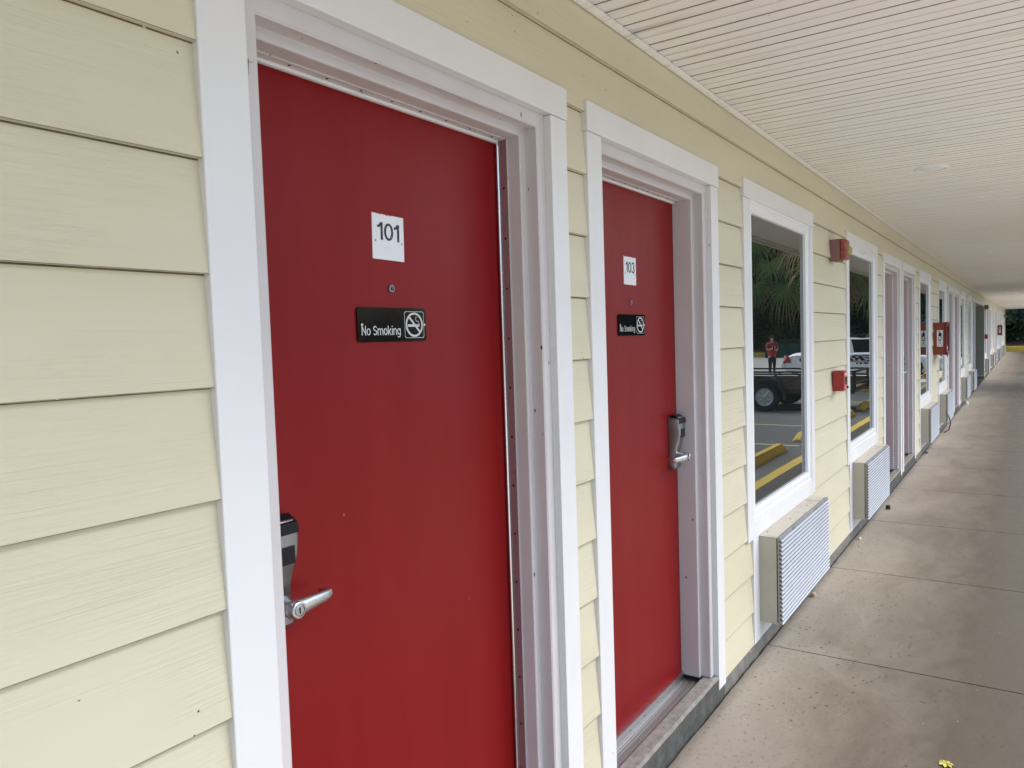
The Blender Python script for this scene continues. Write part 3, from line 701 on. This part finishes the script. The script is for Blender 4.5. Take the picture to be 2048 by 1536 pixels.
# ------------------------------------------------------------------ walkway, lot, kerbs
WY = -1.135
joints = [3.885 + 1.522 * k for k in range(-6, 36)]; joints = [XS] + [j for j in joints if XS < j < 56.2] + [56.6]
mb = MB()
for a, b in zip(joints[:-1], joints[1:]):
    n = 24; top = []
    for k in range(n + 1): top.append((a + .004 + (b - a - .008) * k / n, -.009 - .004 * abs(noise.noise(Vector((a * 3 + k * .61, 2, 0)))) - .003 * R.random(), 0))
    top += [(b - .004, WY, 0), (a + .004, WY, 0)]
    mb.prism([(x, y, -.045) for x, y, z in top], (0, 0, .045))
tag(mb.build('walkway', CONC, None, 0, False, 1), kind='structure')
mb = MB(); mb.box(XS, 56.6, WY + .01, .25, -.2, -.012); mb.box(OPEN0 + .01, OPEN1 - .01, .251, 6, -.2, -.01); tag(mb.build('walkway_base', CRACK), kind='structure')
mb = MB(); mb.prism([(XS, WY - .004, -.2), (XS, WY - .004, .0005), (XS, WY - .135, .0005), (XS, WY - .15, -.012), (XS, WY - .155, -.2)], (60.6, 0, 0)); tag(mb.build('kerb', YEL, None, .004), kind='structure')
GZ = -.15
mb = MB(); mb.poly([(-900, -900, GZ - .10), (900, -900, GZ - .10), (900, 900, GZ - .10), (-900, 900, GZ - .10)]); tag(mb.build('ground', SOIL), kind='structure')
mb = MB(); mb.poly([(-25, -34, GZ), (58.6, -34, GZ), (58.6, WY - .1, GZ), (-25, WY - .1, GZ)]); mb.poly([(56.61, WY - .1, GZ + .001), (58.6, WY - .1, GZ + .001), (58.6, 10, GZ + .001), (56.61, 10, GZ + .001)]); tag(mb.build('parking_lot', ASPH), kind='structure')
FAR = m_rawconc('pale_concrete_lot', (.44, .42, .37), (.56, .53, .47), .6)
mb = MB(); mb.poly([(-25, -6.999, GZ + .004), (7.2, -6.999, GZ + .004), (7.2, -1.31, GZ + .004), (-25, -1.31, GZ + .004)]); mb.poly([(-25, -34, GZ + .004), (58.5, -34, GZ + .004), (58.5, -7.0, GZ + .004), (-25, -7.0, GZ + .004)]); mb.poly([(28.2, -6.999, GZ + .004), (58.5, -6.999, GZ + .004), (58.5, -1.31, GZ + .004), (28.2, -1.31, GZ + .004)]); tag(mb.build('drive_lane_and_bounce_bays', FAR), kind='structure')  # pale near bays, out of view, added to bounce light onto the soffit
mb = MB()
for k in range(-2, 16):
    x = 12.12 + 2.66 * k
    if 22 < x < 29 or x > 56: continue
    mb.box(x - .05, x + .05, -6.4, -1.75, GZ, GZ + (.009 if x > 28 or x < 7.3 else .004))
tag(mb.build('parking_lines', YELO), kind='structure')
mb = MB(); mb.box(56.75, 57.1, WY - .3, 6, -.15, .34); mb.box(58.2, 58.6, -34, WY - .35, -.2, .19); tag(mb.build('far_kerb', YEL, None, .02), kind='structure')

def wheel_stop(x, i):
    mb = MB(); pr = [(-.085, 0), (-.075, .045), (-.04, .125), (.04, .125), (.075, .045), (.085, 0)]
    rings = [[(-.90, y, z * .2) for y, z in pr], [(-.88, y, z * .4) for y, z in pr], [(-.74, y, z) for y, z in pr], [(.74, y, z) for y, z in pr], [(.88, y, z * .4) for y, z in pr], [(.90, y, z * .2) for y, z in pr]]
    mb.loft(rings); return mb.build('wheel_stop', YEL, None, .006)
ws0 = wheel_stop(0, 0)
wsx = [10.66, 13.5, 16.15, 19.0, 5.4, 8.1, 30.9, 33.6, 36.4, 39.0, 41.7]
for i, x in enumerate(wsx):
    o = ws0 if i == 0 else ws0.copy()
    if i: C.objects.link(o)
    o.location = (x, -1.86 - .03 * (i % 2), GZ)
    tag(o, ['yellow wheel stop mirrored low at the left of the first window', 'yellow wheel stop mirrored at the right edge of the first window', 'yellow wheel stop mirrored at the left edge of the second window', 'yellow wheel stop mirrored at the right of the second window'][i] if i < 4 else ['yellow wheel stop nearest the camera, opposite the first air conditioner', 'yellow wheel stop opposite the second window', 'yellow wheel stop in the bay before the sheriff car', 'yellow wheel stop just past the nose of the sheriff car', 'yellow wheel stop in the empty bay before the silver sedan', 'yellow wheel stop before the silver sedan nose', 'yellow wheel stop in the last bay past the silver sedan'][i - 4], 'wheel stop', 'yellow wheel stops along the parking bays')

# planted island with grass
mb = MB(); pts = []
isl = (23.6, 27.6, -6.8, -2.1)
def rr(x0, x1, y0, y1, r, z, n=6):
    out = []
    for ax, ay, a0 in ((x1 - r, y1 - r, 0), (x0 + r, y1 - r, 90), (x0 + r, y0 + r, 180), (x1 - r, y0 + r, 270)):
        for k in range(n + 1): t = rad(a0 + 90 * k / n); out.append((ax + r * math.cos(t), ay + r * math.sin(t), z))
    return out
o_ = rr(*isl, .8, GZ); i_ = rr(isl[0] + .16, isl[1] - .16, isl[2] + .16, isl[3] - .16, .66, GZ)
up = lambda q, h: [(x, y, z + h) for x, y, z in q]
mb.loft([o_, up(o_, .14), up(i_, .15), i_], 0, False); tag(mb.build('island_kerb', YEL, None, 0), kind='structure')
mb = MB(); mb.poly(up(i_, .10)); tag(mb.build('island_soil', SOIL), kind='structure')
mb = MB()
for k in range(5200):
    x = R.uniform(isl[0] + .2, isl[1] - .2); y = R.uniform(isl[2] + .2, isl[3] - .2); h = R.uniform(.05, .16); a = R.random() * 6.3; dx, dy = math.cos(a) * .012, math.sin(a) * .012; lx, ly = R.uniform(-.05, .05), R.uniform(-.05, .05)
    mb.poly([(x - dx, y - dy, GZ + .1), (x + dx, y + dy, GZ + .1), (x + lx, y + ly, GZ + .1 + h)])
tag(mb.build('grass', GRASS), 'short green grass on the planted parking island', 'grass', kind='stuff')

# ------------------------------------------------------------------ plants
def leafcloud(mb, c, r, n, s, squash=.8, mi=0):
    for _ in range(n):
        while True:
            p = Vector((R.uniform(-1, 1), R.uniform(-1, 1), R.uniform(-1, 1)))
            if p.length < 1: break
        p = Vector((c[0] + p.x * r, c[1] + p.y * r, c[2] + p.z * r * squash))
        u = Vector((R.gauss(0, 1), R.gauss(0, 1), R.gauss(0, .7))).normalized(); v = u.cross(Vector((R.gauss(0, 1), R.gauss(0, 1), R.gauss(0, 1)))).normalized()
        k = s * R.uniform(.6, 1.3)
        mb.poly([p - u * k, p + v * k * .45, p + u * k, p - v * k * .45], mi)
def make_tree(h, rad_, leaf, ncl, nl, s, low=.25):
    r = empty('tree')
    mb = MB(); pts = [(0, 0, -.3)]; x = y = 0
    for k in range(1, 7): x += R.uniform(-.18, .18); y += R.uniform(-.18, .18); pts.append((x, y, h * .8 * k / 6))
    mb.tube(pts, [.22, .19, .17, .14, .11, .08, .04], 8)
    cen = []
    for k in range(ncl):
        a = R.random() * 6.28; zz = R.uniform(low, 1); rr_ = rad_ * math.sqrt(R.random()) * math.sin(math.pi * min(1, max(.12, (1.05 - zz) / (1.05 - low) * .85)))
        cen.append((math.cos(a) * rr_, math.sin(a) * rr_, h * zz))
    for c in cen[::3]:
        b = pts[max(1, min(5, int(c[2] / h * 6) - 1))]; mb.tube([b, ((b[0] + c[0]) / 2, (b[1] + c[1]) / 2, (b[2] + c[2]) / 2 + .2), c], [.05, .035, .015], 5)
    mb.build('trunk', BARK, r, 0, True)
    mb = MB()
    for c in cen: leafcloud(mb, c, R.uniform(.5, 1.05) * rad_ * .34, nl, s)
    mb.build('crown', leaf, r); return r
protos = [make_tree(8.5, 3.2, LEAF1, 46, 150, .17, .12), make_tree(7, 2.9, LEAF2, 42, 150, .15, .10), make_tree(10, 3.6, LEAF1, 52, 160, .19, .2), make_tree(6, 2.7, LEAF3, 44, 170, .13, .06)]
TL = ['dark leafy tree in the wood behind the far kerb', 'mid green bushy tree behind the far kerb', 'tall dark tree rising behind the dumpster and kerb', 'blue-green dense tree behind the end of the walkway']
TB = ['dark leafy tree in the row across the lot from the rooms', 'mid green tree in the row across the lot from the rooms', 'tall dark tree in the row across the lot from the rooms', 'blue-green tree in the row across the lot']
spots = []
for k in range(30): spots.append((61 + R.uniform(0, 3), 5 - k * 1.25 + R.uniform(-.4, .4), 3 if -4 < 5 - k * 1.25 < 6 else R.choice((0, 1, 1, 0, 2))))
for k in range(20): spots.append((67 + R.uniform(0, 4), 8 - k * 2.2 + R.uniform(-.5, .5), R.choice((0, 2, 2, 1))))
for k in range(16): spots.append((40 - k * 5.0 + R.uniform(-1, 1), -38 + R.uniform(-2, 2), R.choice((0, 1, 2))))
used = set()
for x, y, t in spots:
    if t in used: o = copy_tree(protos[t])
    else: o = protos[t]; used.add(t)
    o.location = (x, y, GZ + .2); o.rotation_euler.z = R.random() * 6.28; s = R.uniform(.85, 1.2); o.scale = (s, s, s * R.uniform(.9, 1.1))
    tag(o, TL[t] if y > -36.1 + 1.2 else TB[t], 'tree', 'trees in the wood beyond the parking lot')
# mulch bank behind the kerb and undergrowth
mb = MB(); rings = []
for k in range(40):
    y = -36 + k * 1.3; z = lambda d, h: h * (1 + .3 * noise.noise(Vector((y, d, 0))))
    rings.append([(58.6, y, -.3), (58.7, y, z(1, .14)), (60, y, z(2, .45)), (62, y, z(3, .9)), (66, y, z(4, 1.3)), (80, y, z(5, 2.4)), (80, y, -.4)])
mb.loft(rings); tag(mb.build('bank', MULCH, None, 0, True), kind='structure')
mb = MB()
for k in range(420):
    y = R.uniform(-34, 9); x = 60.2 + R.random() ** 1.5 * 6; leafcloud(mb, (x, y, .75 + (x - 60) * .3 + R.uniform(-.2, .9)), R.uniform(.35, .8), 60, .11)
tag(mb.build('undergrowth', LEAF2), 'tangled green undergrowth covering the bank beneath the trees', 'undergrowth', kind='stuff')

def fan_leaf(mb, base, d, droop, L, n=26, dry=0, mi=0):
    """palmate leaf: stalk from base along d, blades fanning from its end"""
    d = Vector(d).normalized(); base = Vector(base)
    hub = base + d * L * .85 + Vector((0, 0, -droop * .35))
    mb.tube([base, base + d * L * .45 + Vector((0, 0, -droop * .05)), hub], [.022, .016, .010], 5, mi)
    out = (hub - (base + d * L * .45)).normalized(); side = out.cross(Vector((0, 0, 1))).normalized(); nrm = side.cross(out).normalized()
    for k in range(n):
        a = rad(-105 + 210 * k / (n - 1)); dv = (out * math.cos(a) + side * math.sin(a)).normalized(); l = L * (.78 - .22 * abs(a) / 1.9) * R.uniform(.85, 1.1)
        p0_ = hub; p1_ = hub + dv * l * .5 + Vector((0, 0, -.03)); p2_ = hub + dv * l * .78 + Vector((0, 0, -droop * .22 - .08)); p3_ = hub + dv * l * .88 + Vector((R.uniform(-.05, .05), R.uniform(-.05, .05), -droop * .6 - .2))
        w_ = dv.cross(nrm).normalized() * .030
        m2 = 1 if (dry or R.random() < .22) else mi
        mb.poly([p0_, p1_ - w_, p1_ + w_], mi if not dry else 1); mb.poly([p1_ - w_, p2_ - w_ * .6, p2_ + w_ * .6, p1_ + w_], mi if not dry else 1); mb.poly([p2_ - w_ * .6, p3_, p2_ + w_ * .6], m2)
def hub_fan(mb, base, hub, L, n, dry, mi=0, face=None):
    """fan leaf whose blades hang from a given hub point"""
    base = Vector(base); hub = Vector(hub); mid = (base + hub) / 2 + Vector((0, 0, .28 * (hub - base).length * .5))
    mb.tube([base, mid, hub], [.026, .018, .011], 5, mi)
    out = (hub - mid).normalized(); side = out.cross(Vector((0, 0, 1))).normalized(); nrm = side.cross(out).normalized()
    if face:
        nrm = Vector(face).normalized(); out = Vector((0, face[1] * 0, -1)); side = out.cross(nrm).normalized()
    for k in range(n):
        a = rad(-118 + 236 * k / (n - 1)) + R.uniform(-.04, .04)
        dv = (out * math.cos(a) + side * math.sin(a) + nrm * .12).normalized(); l = L * (1 - .13 * abs(a)) * R.uniform(.8, 1.12); dr = R.uniform(.10, .32) * l
        q = [hub, hub + dv * l * .35, hub + dv * l * .66 + Vector((0, 0, -dr * .35)), hub + dv * l * .86 + Vector((R.uniform(-.04, .04), R.uniform(-.04, .04), -dr - .14 * l)), hub + dv * l * .93 + Vector((R.uniform(-.08, .08), R.uniform(-.08, .08), -dr - .42 * l))]
        w_ = dv.cross(nrm).normalized() * .021 * L
        wd = [.15, 1, .8, .35, 0]
        tip = 1 if (dry > R.random()) else mi
        for i in range(4):
            m2 = tip if i >= 2 else (1 if dry > 1 else mi)
            a0, a1, b0, b1 = q[i] - w_ * wd[i], q[i] + w_ * wd[i], q[i + 1] - w_ * wd[i + 1], q[i + 1] + w_ * wd[i + 1]
            mb.poly([a0, b0, b1, a1] if i < 3 else [a0, b0, a1], m2)
def make_palm(name, loc, h, L, n, hubs=()):
    r = empty(name, loc)
    mb = MB(); mb.tube([(0, 0, -.05), (.03, 0, h * .4), (0, .04, h * .75), (0, 0, h)], [.17, .15, .16, .19], 12)
    for k in range(70):
        a = k * 2.4; z = .2 + (h - .3) * k / 70; mb.poly([(math.cos(a) * .15, math.sin(a) * .15, z), (math.cos(a + .5) * .15, math.sin(a + .5) * .15, z), (math.cos(a + .3) * .25, math.sin(a + .3) * .25, z + .22)])
    mb.build('trunk', BARK, r, 0, True)
    mb = MB(); o = Vector(loc)
    for hb in hubs: hub_fan(mb, (0, 0, h - .1), Vector(hb[:3]) - o, hb[3], 30, hb[4], 0, (-1, R.uniform(-.3, .3), .15))
    for k in range(n):
        a = k * 2.399; t = k / n; el = rad(80 - 118 * t); q = Vector((math.cos(a) * math.cos(el), math.sin(a) * math.cos(el), math.sin(el))) * 1.25
        if hubs and q.y < -.35 and t > .35: continue
        hub_fan(mb, (0, 0, h - .05), Vector((0, 0, h - .05)) + q + Vector((0, 0, -.25 * t)), L * R.uniform(.85, 1.1), 26, .15 + .5 * t if t < .9 else 2)
    mb.build('crown', [PALM, PALMD], r); return r
tag(make_palm('palm_tree', (25.6, -4.15, GZ + .1), 4.35, 1.05, 46, [(25, -5.24, 3.11, .95, .65), (25, -5.68, 3.89, .85, .1), (24.6, -4.95, 4.45, .9, .1), (25, -6.12, 3.2, .8, .6), (25.4, -4.7, 2.75, .8, .8), (25.2, -6.1, 4.6, .95, .05), (24.8, -3.25, 3.4, .8, .7), (25.2, -2.85, 3.45, .95, .15), (25, -2.75, 2.95, .8, .3), (25, -3.1, 4.0, .9, .1)]), 'fan palm whose drooping frond with dry tips hangs in the first window reflection', 'palm tree', 'fan palms of the lot')
tag(make_palm('palm_tree', (24.6, -3.75, GZ + .1), 5.4, 1.15, 34), 'taller fan palm standing nearer the walkway on the same island', 'palm tree', 'fan palms of the lot')

# ------------------------------------------------------------------ things seen mirrored in the windows
def dumpster():
    r = empty('dumpster', (57.0, -13.1, GZ))
    mb = MB(); mb.prism([(-.9, -1.6, 0), (.9, -1.6, 0), (.9, -1.6, 1.25), (-.9, -1.6, 1.05)], (0, 3.2, 0))
    for y in (-1.5, -.75, 0, .75, 1.5): mb.box(-.96, -.905, y - .05, y + .05, .05, 1.0)
    mb.build('bin', GRN, r, .02)
    mb = MB(); mb.prism([(-.95, -1.62, 1.07), (.92, -1.62, 1.28), (.92, -1.62, 1.31), (-.95, -1.62, 1.10)], (0, 3.24, 0)); mb.build('lid', BLK, r, .01)
    return r
tag(dumpster(), 'green dumpster beside the far yellow kerb', 'dumpster')
def fence_(name):
    r = empty(name, (58.0, -11.45, GZ))
    mb = MB(); mb.box(-.02, .02, 0, 5.0, .15, 1.5); mb.build('panel', GRN, r)
    for k in range(5): mb = MB(); mb.box(-.05, .05, k * 1.25 - .03, k * 1.25 + .03, 0, 1.62); mb.build('post', STEEL, r, .005)
    return r
tag(fence_('fence'), 'green screening fence next to the dumpster', 'fence')

def wheel(parent, c, r, w_, out, spokes=8, white=False):
    wh = MB(); ax = (out, 0, 0) if isinstance(out, (int, float)) else out
    wh.lathe(c, ax, [(-w_ / 2, r * .62), (-w_ / 2, r * .93), (-w_ * .38, r), (w_ * .38, r), (w_ / 2, r * .93), (w_ / 2, r * .64), (w_ * .35, r * .62)], 32)
    o = wh.build('wheel', TYR, parent, 0, True)
    m = MB(); a = Vector(ax).normalized()
    m.lathe(c, ax, [(w_ * .36, r * .62), (w_ * .46, r * .62), (w_ * .40, r * .54), (w_ * .22, r * .50), (w_ * .22, r * .20), (w_ * .42, r * .17), (w_ * .45, r * .06)], 32)
    u = a.orthogonal().normalized(); v = a.cross(u); cc = Vector(c)
    for k in range(spokes):
        t = 2 * math.pi * k / spokes; d = u * math.cos(t) + v * math.sin(t); m.tube([cc + a * w_ * .33 + d * r * .16, cc + a * w_ * .37 + d * r * .56], [r * .065, r * .045], 6)
    m.build('rim', CHR, o, 0, True); return o
def trailer():
    r = empty('utility_trailer', (17.5, -3.75, GZ))       # nose to -Y, near side at local x=0
    W_ = 1.75; y0, y1 = -1.8, 1.85
    mb = MB()
    for x in (.06, W_): mb.box(x - .03, x + .03, y0, y1, .40, .50)
    for k in range(6): y = y0 + .05 + (y1 - y0 - .1) * k / 5; mb.box(.091, W_ - .031, y - .025, y + .025, .42, .48)
    mb.tube([(.2, y0, .44), (W_ / 2, y0 - 1.1, .42), (W_ - .2, y0, .44)], .04, 6); mb.build('chassis', STEEL, r)
    for x in (.04, W_):
        mb = MB(); mb.box(x - .022, x + .022, y0, y1, .72, .76); mb.box(x - .022, x + .022, y0, y1, .86, .90)
        for y in (y0 + .02, -1.05, .95, y1 - .02): mb.box(x - .022, x + .022, y - .022, y + .022, .501, .90)
        mb.build('side_rail', STEEL, r, .003)
        mb = MB(); mb.box(x + .026, x + .05, y0 + .03, y1 - .03, .502, .70); mb.build('side_board', WOOD, r)
    for y in (y0, y1):
        mb = MB(); mb.box(.07, W_ - .03, y - .02, y + .02, .86, .90); mb.box(.07, W_ - .03, y - .02, y + .02, .60, .63)
        for k in range(2): x = .14 + (W_ - .20) * k; mb.box(x - .012, x + .012, y - .012, y + .012, .501, .86)
        mb.build('end_gate', STEEL, r)
    mb = MB(); mb.box(.10, W_ - .05, y0 + .03, y1 - .03, .501, .53); mb.build('deck', WOOD, r)
    for x, s in ((-.10, -1), (W_ + .15, 1)):
        wheel(r, (x, 0, .33), .33, .2, s)
        mb = MB(); pts = [(x, .46 * math.cos(rad(a)), .36 + .44 * math.sin(rad(a))) for a in range(-12, 193, 12)]
        rings = [[(x - .13, p[1], p[2]), (x + .13, p[1], p[2]), (x + .13, p[1] * .975, .36 + (p[2] - .36) * .975), (x - .13, p[1] * .975, .36 + (p[2] - .36) * .975)] for p in pts]
        mb.loft(rings); mb.build('fender', STEEL, r, 0, True)
    return r
tag(trailer(), 'black open utility trailer with wooden deck parked in a bay near the kerb', 'trailer')

def car(name, loc, rz, paint, Lg, Wd, Ht, patrol=False):
    """sedan; local +Y is the nose, origin at the middle on the ground"""
    r = empty(name, loc, rz); hw = Wd / 2; hl = Lg / 2
    st = [(-hl, .34, .62, .80), (-hl + .06, .26, .80, .90), (-hl + .35, .22, .93, .97), (-hl + 1.15, .20, .96, 1), (-.4, .19, .97, 1), (hl - 1.75, .19, .95, 1), (hl - 1.2, .20, .90, .99), (hl - .35, .22, .80, .93), (hl - .05, .28, .68, .84), (hl, .36, .60, .74)]
    mb = MB(); rings = []
    for y, zb, zt, k in st:
        w_ = hw * k
        rings.append([(-w_ * .86, y, zb), (-w_ * .985, y, zb + .10), (-w_, y, zb + (zt - zb) * .5), (-w_ * .975, y, zt - .06), (-w_ * .90, y, zt), (-w_ * .5, y, zt + .03), (0, y, zt + .04), (w_ * .5, y, zt + .03), (w_ * .90, y, zt), (w_ * .975, y, zt - .06), (w_, y, zb + (zt - zb) * .5), (w_ * .985, y, zb + .10), (w_ * .86, y, zb)])
    mb.loft(rings); mb.build('body', paint, r, .01, True)
    # greenhouse
    g = [(-hl + .95, .96, .97, .90), (-hl + 1.55, .97, Ht - .06, .74), (-.35, .97, Ht, .73), (.35, .97, Ht - .03, .73), (hl - 1.75, .94, .955, .88)]
    mb = MB(); rings = []
    for y, z0, z1, k in g:
        a = hw * .90; b = hw * k; rings.append([(-a, y, z0), (-b, y, z1), (b, y, z1), (a, y, z0)])
    mb.loft(rings); mb.build('side_glass', CARGL, r, .02, True)
    mb = MB(); rings = []
    for y, z1, k in ((-hl + 1.50, Ht - .055, .745), (-hl + 1.8, Ht - .005, .745), (-.35, Ht + .012, .745), (.3, Ht - .005, .745), (.55, Ht - .10, .77)):
        b = hw * k; rings.append([(-b, y, z1 - .03), (-b * .96, y, z1 + .01), (0, y, z1 + .02), (b * .96, y, z1 + .01), (b, y, z1 - .03)])
    mb.loft(rings); mb.build('roof', paint, r, 0, True)
    for s in (-1, 1):
        for ya, za, yb, zb, wd in ((-hl + .95, .97, -hl + 1.58, Ht - .04, .16), (-.25, .97, -.3, Ht - .02, .05), (hl - 1.78, .96, .5, Ht - .07, .035)):
            mb = MB(); mb.prism([(s * hw * .905, ya - wd, za), (s * hw * .905, ya + wd, za), (s * hw * .755, yb + wd * .5, zb), (s * hw * .755, yb - wd * .5, zb)], (s * .012, 0, 0)); mb.build('pillar', paint, r)
        mb = MB(); mb.box(*sorted((s * hw * .90, s * (hw * .90 + .12))), hl - 1.95, hl - 1.80, .98, 1.10); mb.build('mirror', paint, r, .02)
        mb = MB(); mb.prism([(s * hw * .70, -hl - .01, .60), (s * hw * .95, -hl + .01, .60), (s * hw * 1.008, -hl + .34, .61), (s * hw * 1.0, -hl + .22, .90), (s * hw * .92, -hl + .08, .92), (s * hw * .70, -hl + .00, .88)], (0, -.02, .004)); mb.build('tail_lamp', REDL, r, .01)
        mb = MB(); mb.box(*sorted((s * hw * .5, s * hw * .86)), hl - .16, hl - .02, .58, .72); mb.build('headlight', VINYL, r, .02)
        for y in (-hl + 1.12, hl - .98):
            wheel(r, (s * (hw - .10), y, .33), .33, .21, s, 10)
            mb = MB(); pts = [(0, .40 * math.cos(rad(a)), .33 + .40 * math.sin(rad(a))) for a in range(0, 181, 12)]
            mb.prism([(s * (hw * .995), y + p[1], p[2]) for p in pts], (s * .008, 0, 0)); mb.build('wheel_arch', BLKM, r)
        mb = MB(); mb.box(*sorted((s * hw * .99, s * (hw * .99 + .012))), -hl + .02, hl - .3, .50, .53); mb.build('side_moulding', paint if patrol else BLKM, r)
    mb = MB(); mb.box(-hw * .93, hw * .93, -hl - .08, -hl + .02, .34, .60); mb.box(-hw * .90, hw * .90, hl - .06, hl + .05, .30, .52); mb.build('bumper', paint, r, .04)
    if patrol:
        mb = MB(); mb.box(-.60, .60, -.10, .18, Ht + .05, Ht + .16); mb.box(-.5, .5, .0, .08, Ht + .02, Ht + .0499); mb.build('light_bar', BLK, r, .02)
        xs = -hw - .004
        mb = MB(); text_into(mb, 'SHERIFF', .20, 1.45, .66, xs - .0005, 0, 2.5, .22, .003, .25, 'X'); mb.box(xs - .004, xs - .001, -1.3, 1.5, .625, .640)
        for k in range(13):
            if k in (4, 8): continue
            mb.box(xs - .004, xs - .001, 1.05 - k * .15 - .10, 1.05 - k * .15, .545, .60)
        for k in range(16):
            if k in (7, 11): continue
            mb.box(xs - .002, xs + .003, -1.35 - k * .055 - .04, -1.35 - k * .055, .86, .885)
        mb.lathe((xs + .002, -2.0, .72), (-1, 0, 0), [(0, .095), (.004, .095)], 20); mb.build('door_lettering', CHARC, r)
    return r
tag(car('patrol_car', (31.0, -3.93, GZ), 0, CARW, 5.36, 1.96, 1.47, True), 'white sheriff sedan with black lettering and a roof light bar in a parking bay', 'car')
tag(car('parked_car', (52.5, -3.6, GZ), 0, CARB, 4.7, 1.82, 1.48), 'dark blue sedan parked in a far bay near the end of the lot', 'car')
tag(car('parked_car', (41.5, -3.9, GZ), 0, CARS, 4.7, 1.82, 1.48), 'silver sedan parked in a bay beyond the sheriff car', 'car')

# ------------------------------------------------------------------ person
def skin_mesh(name, verts, edges, radii, m, parent=None, root=0, lvl=2):
    me = bpy.data.meshes.new(name); me.from_pydata(verts, edges, []); o = bpy.data.objects.new(name, me); C.objects.link(o)
    o.modifiers.new('s', 'SKIN'); sv = me.skin_vertices[0].data
    for i, q in enumerate(radii): sv[i].radius = q if isinstance(q, tuple) else (q, q); sv[i].use_root = (i == root)
    b = o.modifiers.new('b', 'SUBSURF'); b.levels = b.render_levels = lvl
    dg = bpy.context.evaluated_depsgraph_get(); me2 = bpy.data.meshes.new_from_object(o.evaluated_get(dg))
    o.modifiers.clear(); o.data = me2; me2.materials.clear(); me2.materials.append(m)
    me2.polygons.foreach_set('use_smooth', [True] * len(me2.polygons))
    if parent: o.parent = parent
    return o
def person():
    r = empty('person', (32.9, -7.8, GZ + .004), rad(50))      # faces local +Y
    V = [(0, 0, .84), (0, 0, 1.02), (0, -.01, 1.20), (0, 0, 1.34), (0, .01, 1.42), (0, .03, 1.50), (0, .02, 1.58),           # pelvis..head 0-6
         (.10, 0, .78), (.11, .01, .47), (.12, -.03, .10), (.13, .08, .03), (-.10, 0, .78), (-.11, .01, .47), (-.12, -.03, .10), (-.13, .08, .03),
         (.19, 0, 1.31), (.26, .02, 1.06), (.08, .24, 1.05), (.02, .26, 1.06), (-.19, 0, 1.31), (-.26, .03, 1.07), (-.10, .26, 1.12), (-.03, .29, 1.14)]
    Ed = [(0, 1), (1, 2), (2, 3), (3, 4), (4, 5), (5, 6), (0, 7), (7, 8), (8, 9), (9, 10), (0, 11), (11, 12), (12, 13), (13, 14), (3, 15), (15, 16), (16, 17), (17, 18), (3, 19), (19, 20), (20, 21), (21, 22)]
    rd = [(.15, .12), (.15, .13), (.14, .12), (.09, .07), .055, .085, .085, .11, .075, .045, .035, .11, .075, .045, .035, .065, .048, .033, .03, .065, .048, .033, .03]
    b = skin_mesh('body', V, Ed, rd, SKIN, r)
    skin_mesh('shirt', [(0, 0, .78), (0, .02, .98), (0, .01, 1.2), (0, 0, 1.33), (0, .01, 1.375), (.19, 0, 1.31), (.255, .015, 1.12), (-.19, 0, 1.31), (-.255, .02, 1.12)], [(0, 1), (1, 2), (2, 3), (3, 4), (3, 5), (5, 6), (3, 7), (7, 8)],
              [(.235, .20), (.245, .22), (.22, .19), (.14, .11), .075, .09, .08, .09, .08], SHIRT, r)
    skin_mesh('trousers', [(0, 0, .90), (0, 0, .82), (.10, 0, .74), (.11, .01, .47), (.12, -.03, .12), (-.10, 0, .74), (-.11, .01, .47), (-.12, -.03, .12)], [(0, 1), (1, 2), (2, 3), (3, 4), (1, 5), (5, 6), (6, 7)],
              [(.20, .165), (.205, .175), .13, .09, .062, .13, .09, .062], JEANS, r)
    skin_mesh('hair', [(0, -.02, 1.56), (0, -.04, 1.61), (0, -.10, 1.52), (0, -.13, 1.40), (0, -.12, 1.30)], [(0, 1), (0, 2), (2, 3), (3, 4)], [.10, .075, .05, .045, .02], HAIR, r)
    for s in (1, -1):
        mb = MB(); mb.box(s * .125 - .05, s * .125 + .05, -.09, .16, 0, .075); mb.build('shoe', GREYC, r, .025)
    mb = MB(); mb.box(-.10, -.03, .30, .315, 1.10, 1.24); mb.build('phone', BLK, r, .004)
    mb = MB(); mb.prism([(-.09, .175, 1.12), (.09, .175, 1.12), (.08, .155, 1.24), (-.08, .155, 1.24)], (0, .03, 0)); mb.build('shirt_print', PATCH, r, .02)
    mb = MB()
    mb.lathe((0, .105, 1.515), (0, 1, 0), [(0, .018), (.02, .012), (.03, .004)], 8, 0)
    for s in (1, -1): mb.lathe((s * .035, .100, 1.545), (0, 1, 0), [(0, .010), (.010, .006)], 8, 1)
    mb.box(-.025, .025, .095, .112, 1.468, 1.476, 2); mb.build('face', [SKIN, BLK, SREDS], r, 0, True)
    return r
tag(person(), 'person in a red T-shirt and dark leggings standing with arms folded in the lot', 'person')
